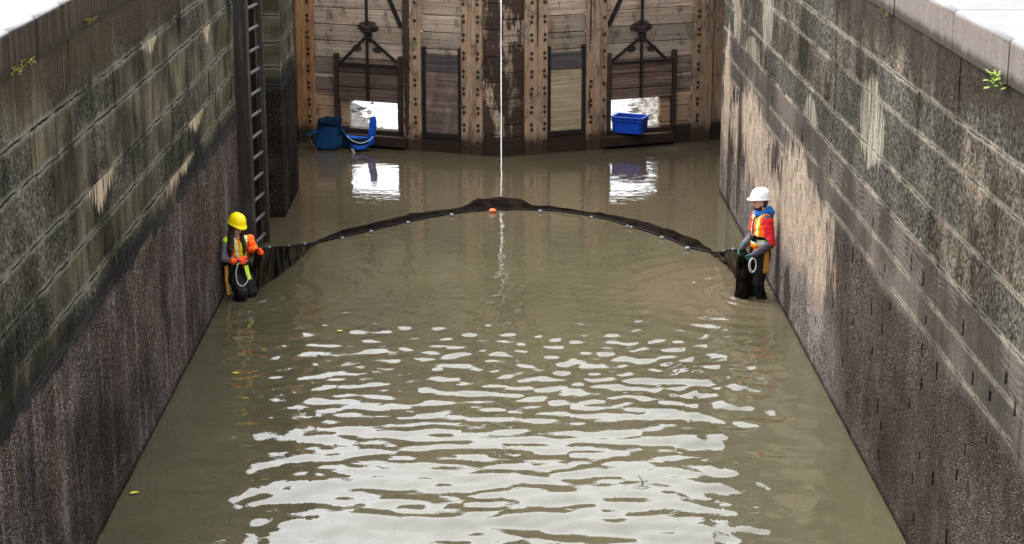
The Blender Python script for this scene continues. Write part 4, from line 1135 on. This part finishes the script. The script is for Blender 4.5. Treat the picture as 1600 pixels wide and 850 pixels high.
# ---------------------------------------------------------------- man in the white helmet
FACE_M = math.radians(-74)
man = empty('person', (MAN[0], MAN[1], -0.26), FACE_M)
tag(man, 'worker in white hard hat, red sleeves and orange vest, leaning on the right wall', 'person', 'workers holding the net')
J = dict(head=(0.0, -0.045, 1.665), hrot=E((math.radians(3), 0, math.radians(-6))), neck=(0, 0.0, 1.50), chest=(0, 0.01, 1.28), waist=(0, 0.0, 1.10), pelvis=(0, 0.0, 0.96),
         shL=(0.185, 0.0, 1.43), shR=(-0.185, 0.0, 1.43), elL=(0.262, 0.03, 1.11), elR=(-0.255, -0.03, 1.12), wrL=(0.185, -0.185, 0.945), wrR=(-0.09, -0.25, 0.99),
         hdL=(-0.35, -0.75, -0.5), hdR=(0.2, -0.55, -0.7), hnL=(-1, 0.1, -0.2), hnR=(1, 0.3, 0.1),
         hipL=(0.095, 0, 0.92), knL=(0.13, -0.10, 0.50), anL=(0.13, 0.02, 0.08), hipR=(-0.095, 0, 0.92), knR=(-0.13, -0.15, 0.51), anR=(-0.12, -0.08, 0.08), beard=True)
T = figure(man, J, 1.0)
bm = bmesh.new()
hull_caps(bm, (0, 0.015, 1.26), (0, 0.01, 1.06), 0.158, 0.158, (1.08, 0.82, 1)); hull_caps(bm, (-0.14, 0.01, 1.40), (0.14, 0.01, 1.40), 0.095, 0.095); hull_caps(bm, (0, 0, 1.3), (0, 0.0, 1.48), 0.14, 0.085)
for s in 'LR':
    hull_caps(bm, J['sh' + s], J['el' + s], 0.086, 0.070); e = V_(J['el' + s]); w = V_(J['wr' + s]); hull_caps(bm, e, w, 0.070, 0.052)
def pkj(c):
    if c.z < 1.085 and abs(c.x) > 0.0: 
        return 1
    for s in 'LR':
        e = V_(J['el' + s]); w = V_(J['wr' + s]); t = (c - e).dot(w - e) / (w - e).length_squared
        if t > 0.02 and (c - e).length < 0.42 and c.z < 1.20: return 1
    return 1 if c.z > 1.475 and abs(c.x) > 0.12 else 0
fuse('jacket', bm, [red, char], man, 0.011, 4, pkj, 0.012)
bm = bmesh.new()
hull_caps(bm, (0, 0.012, 1.34), (0, 0.008, 1.06), 0.176, 0.180, (1.10, 0.90, 1)); hull_caps(bm, (-0.12, 0.0, 1.42), (0.12, 0.0, 1.42), 0.102, 0.102)
def pkv(c):
    x, y, z = c
    if abs(z - 1.10) < 0.026: return 2
    if abs(z - 1.10) < 0.044: return 1
    if z > 1.13 and abs(abs(x) - 0.105) < 0.013: return 2
    if z > 1.13 and abs(abs(x) - 0.105) < 0.026: return 1
    if z > 1.20 and abs(x) < 0.035 and y < 0: return 3
    return 0
fuse('safety_vest', bm, [orange, lime, silver, navyin], man, 0.009, 3, pkv, 0.008)
bm = bmesh.new()
for k in range(14):
    a = 2 * math.pi * k / 14; b = 2 * math.pi * (k + 1) / 14
    f = lambda t: V_((0.092 * math.cos(t), 0.012 + 0.098 * math.sin(t), 1.525 + 0.030 * math.sin(t)))
    hull_caps(bm, f(a), f(b), 0.042, 0.042)
hull_caps(bm, (-0.07, 0.10, 1.52), (0.07, 0.10, 1.52), 0.058, 0.058); hull_caps(bm, (0, 0.11, 1.48), (0, 0.12, 1.42), 0.065, 0.05)
fuse('hood', bm, [bluehood], man, 0.010, 3, None, 0.012)
bm = bmesh.new(); hull_caps(bm, T(-0.03, 0.05, 0.01), T(0.03, 0.05, 0.01), 0.070, 0.070); hull_caps(bm, T(0, 0.05, 0.0), T(0, 0.05, -0.045), 0.064, 0.056)
fuse('hair', bm, [beardm], man, 0.010, 3, None, 0.006)
helmet(man, T, J['hrot'], hatw, math.radians(-4))
for s in 'LR':
    bm = bmesh.new(); hand_prims(bm, J['wr' + s], J['hd' + s], J['hn' + s], 1 if s == 'L' else -1, 1.12)
    w = V_(J['wr' + s]); d = V_(J['hd' + s]).normalized(); hull_caps(bm, w - d * 0.05, w + d * 0.03, 0.047, 0.036)
    fuse('glove', bm, [tealg], man, 0.0055, 2)
bm = bmesh.new()
for k in range(20):
    a = 2 * math.pi * k / 20; b = 2 * math.pi * (k + 1) / 20
    f = lambda t: V_((0.192 * math.cos(t), 0.01 + 0.158 * math.sin(t), 1.165))
    bar(bm, f(a), f(b), 0.045, 0.012, (math.cos((a + b) / 2), math.sin((a + b) / 2), 0))
obj('belt', bm, black, man)
bm = bmesh.new(); box(bm, (0.05, -0.205, 1.12), (0.15, -0.135, 1.21), 0.012); obj('pouch', bm, black, man)
ribbon('hip_strap', [(0.20, -0.005, 0.99), (0.222, -0.012, 0.90), (0.222, -0.012, 0.70)], 0.075, 0.012, webbing, man, (1, 0, 0))
ribbon('hip_strap', [(0.214, 0.055, 0.72), (0.222, -0.05, 0.69)], 0.055, 0.014, webbing, man, (1, 0, 0))
loop = lambda c, rx, rz, tilt, n=26: [V_(c) + V_((rx * math.sin(t) * math.sin(tilt), rx * math.sin(t) * math.cos(tilt), -rz + rz * math.cos(t))) for t in [2 * math.pi * k / n for k in range(n + 1)]]
bm = bmesh.new(); tube(bm, loop((0.22, -0.225, 0.90), 0.055, 0.105, 0.15), 0.0075, 6); tube(bm, loop((0.215, -0.215, 0.895), 0.042, 0.095, 0.3), 0.0075, 6)
obj('rope_loop', bm, ropem, man, True)
# spare netting bunched in front of his legs, hanging from the hands
bm = bmesh.new()
for (x, y), r in (((0.05, -0.26), 0.045), ((-0.04, -0.28), 0.055), ((-0.10, -0.24), 0.05)):
    hull_caps(bm, (x, y, 0.92), (x + 0.01, y - 0.02, 0.10), r, r * 1.25)
fuse('held_netting', bm, [net_dense], man, 0.012, 3, None, 0.035, 5, True)

# ---------------------------------------------------------------- woman in the yellow helmet
FACE_W = math.radians(30)
wom = empty('person', (WOMAN[0], WOMAN[1], -0.37), FACE_W)
tag(wom, 'worker in yellow hard hat with long brown hair and orange gloves', 'person', 'workers holding the net')
J = dict(head=(-0.045, -0.13, 1.425), hrot=E((math.radians(12), math.radians(8), math.radians(6))), neck=(-0.015, -0.085, 1.29), chest=(0, -0.05, 1.09), waist=(0, 0.0, 0.93), pelvis=(0, 0.02, 0.80),
         shL=(0.165, -0.085, 1.215), shR=(-0.165, -0.075, 1.215), elL=(0.262, -0.06, 1.035), elR=(-0.225, -0.06, 0.97), wrL=(0.225, -0.185, 1.10), wrR=(-0.085, -0.235, 0.965),
         hdL=(0.45, -0.62, 0.05), hdR=(0.85, -0.35, 0.12), hnL=(-0.6, -0.3, -0.6), hnR=(0.1, 0.8, -0.3),
         hipL=(0.09, 0.02, 0.78), knL=(0.13, -0.16, 0.44), anL=(0.13, 0.06, 0.06), hipR=(-0.09, 0.02, 0.78), knR=(-0.06, -0.27, 0.47), anR=(-0.08, -0.05, 0.06))
J['wrL'] = (0.185, -0.235, 1.085); J['elL'] = (0.262, -0.05, 1.0)
T = figure(wom, J, 1.12)
bm = bmesh.new()
hull_caps(bm, (0, -0.05, 1.08), (0, 0.0, 0.86), 0.140, 0.150, (1.05, 0.84, 1)); hull_caps(bm, (-0.12, -0.08, 1.19), (0.12, -0.08, 1.19), 0.080, 0.080); hull_caps(bm, (0, -0.06, 1.12), (0.01, -0.09, 1.25), 0.12, 0.07)
for s in 'LR':
    hull_caps(bm, J['sh' + s], J['el' + s], 0.074, 0.062); hull_caps(bm, J['el' + s], J['wr' + s], 0.062, 0.048)
def pkj2(c):
    if c.x > 0.13: return 1
    if c.x < -0.13:
        return 2 if c.z > 1.225 else (0 if c.z > 0.90 else 3)
    return 3
fuse('jacket', bm, [plaid, orange, lime, redshirt], wom, 0.010, 4, pkj2, 0.010)
bm = bmesh.new()
hull_caps(bm, (0, -0.055, 1.13), (0, -0.02, 0.95), 0.152, 0.158, (1.04, 0.86, 1)); hull_caps(bm, (-0.09, -0.082, 1.20), (0.09, -0.082, 1.20), 0.084, 0.084)
def pkv2(c):
    x, y, z = c
    if z < 0.86: return 3
    if z < 0.91: return 2 if z > 0.875 else 1
    u = abs(x) - 0.075 - (1.2 - z) * -0.12
    if abs(u) < 0.013: return 2
    if abs(u) < 0.026: return 1
    if abs(x) < 0.016: return 1
    return 0
fuse('safety_vest', bm, [orange, lime, silver, redshirt], wom, 0.009, 3, pkv2, 0.007)
bm = bmesh.new()
hull_caps(bm, T(-0.03, 0.045, 0.02), T(0.03, 0.045, 0.02), 0.080, 0.080)
for s in (-1, 1):
    for k, (dx, dy) in enumerate(((0.070, 0.02), (0.082, -0.015), (0.070, -0.045))):
        a = T(s * dx, dy, 0.02); b = T(s * (dx + 0.012), dy - 0.01, -0.11); c = V_((b.x + s * 0.028, b.y - 0.030, 1.15 - 0.02 * k)); d = V_((b.x + s * 0.022 - 0.01, b.y - 0.04, 0.985 + 0.03 * k))
        hull_caps(bm, a, b, 0.030, 0.036); hull_caps(bm, b, c, 0.036, 0.036); hull_caps(bm, c, d, 0.036, 0.014)
fuse('hair', bm, [hairb], wom, 0.008, 2, None, 0.010, 20)
helmet(wom, T, J['hrot'], haty, 0.0)
for s in 'LR':
    bm = bmesh.new(); hand_prims(bm, J['wr' + s], J['hd' + s], J['hn' + s], 1 if s == 'L' else -1, 1.15)
    w = V_(J['wr' + s]); d = V_(J['hd' + s]).normalized(); hull_caps(bm, w - d * 0.07, w + d * 0.03, 0.050, 0.036)
    fuse('glove', bm, [orangeg], wom, 0.0055, 2)
ribbon('hip_strap', [(-0.20, -0.075, 0.86), (-0.205, -0.085, 0.64), (-0.188, -0.105, 0.44)], 0.048, 0.014, webbing, wom, (-0.3, -1, 0))
bm = bmesh.new(); tube(bm, catmull([(-0.08, -0.27, 0.97), (-0.135, -0.27, 0.80), (-0.115, -0.275, 0.63), (-0.03, -0.275, 0.585), (0.05, -0.26, 0.66), (0.06, -0.22, 0.76)], 6), 0.0075, 6)
obj('rope_loop', bm, ropem, wom, True)
ribbon('lime_tail', [(0.05, -0.20, 0.86), (0.06, -0.225, 0.76), (0.085, -0.235, 0.66)], 0.06, 0.012, lime, wom, (0, -1, 0))
bm = bmesh.new(); hl_ = Matrix.Rotation(-FACE_W, 3, 'Z') @ (HANDW - V_((WOMAN[0], WOMAN[1], -0.37)))
tube(bm, catmull([V_(J['wrR']) + V_((0.05, -0.03, 0.0)), (0.06, -0.29, 0.99), V_(J['wrL']) + V_((0.0, -0.05, -0.02)), hl_], 5), 0.009, 6)
obj('held_rope', bm, blkrope, wom, True)
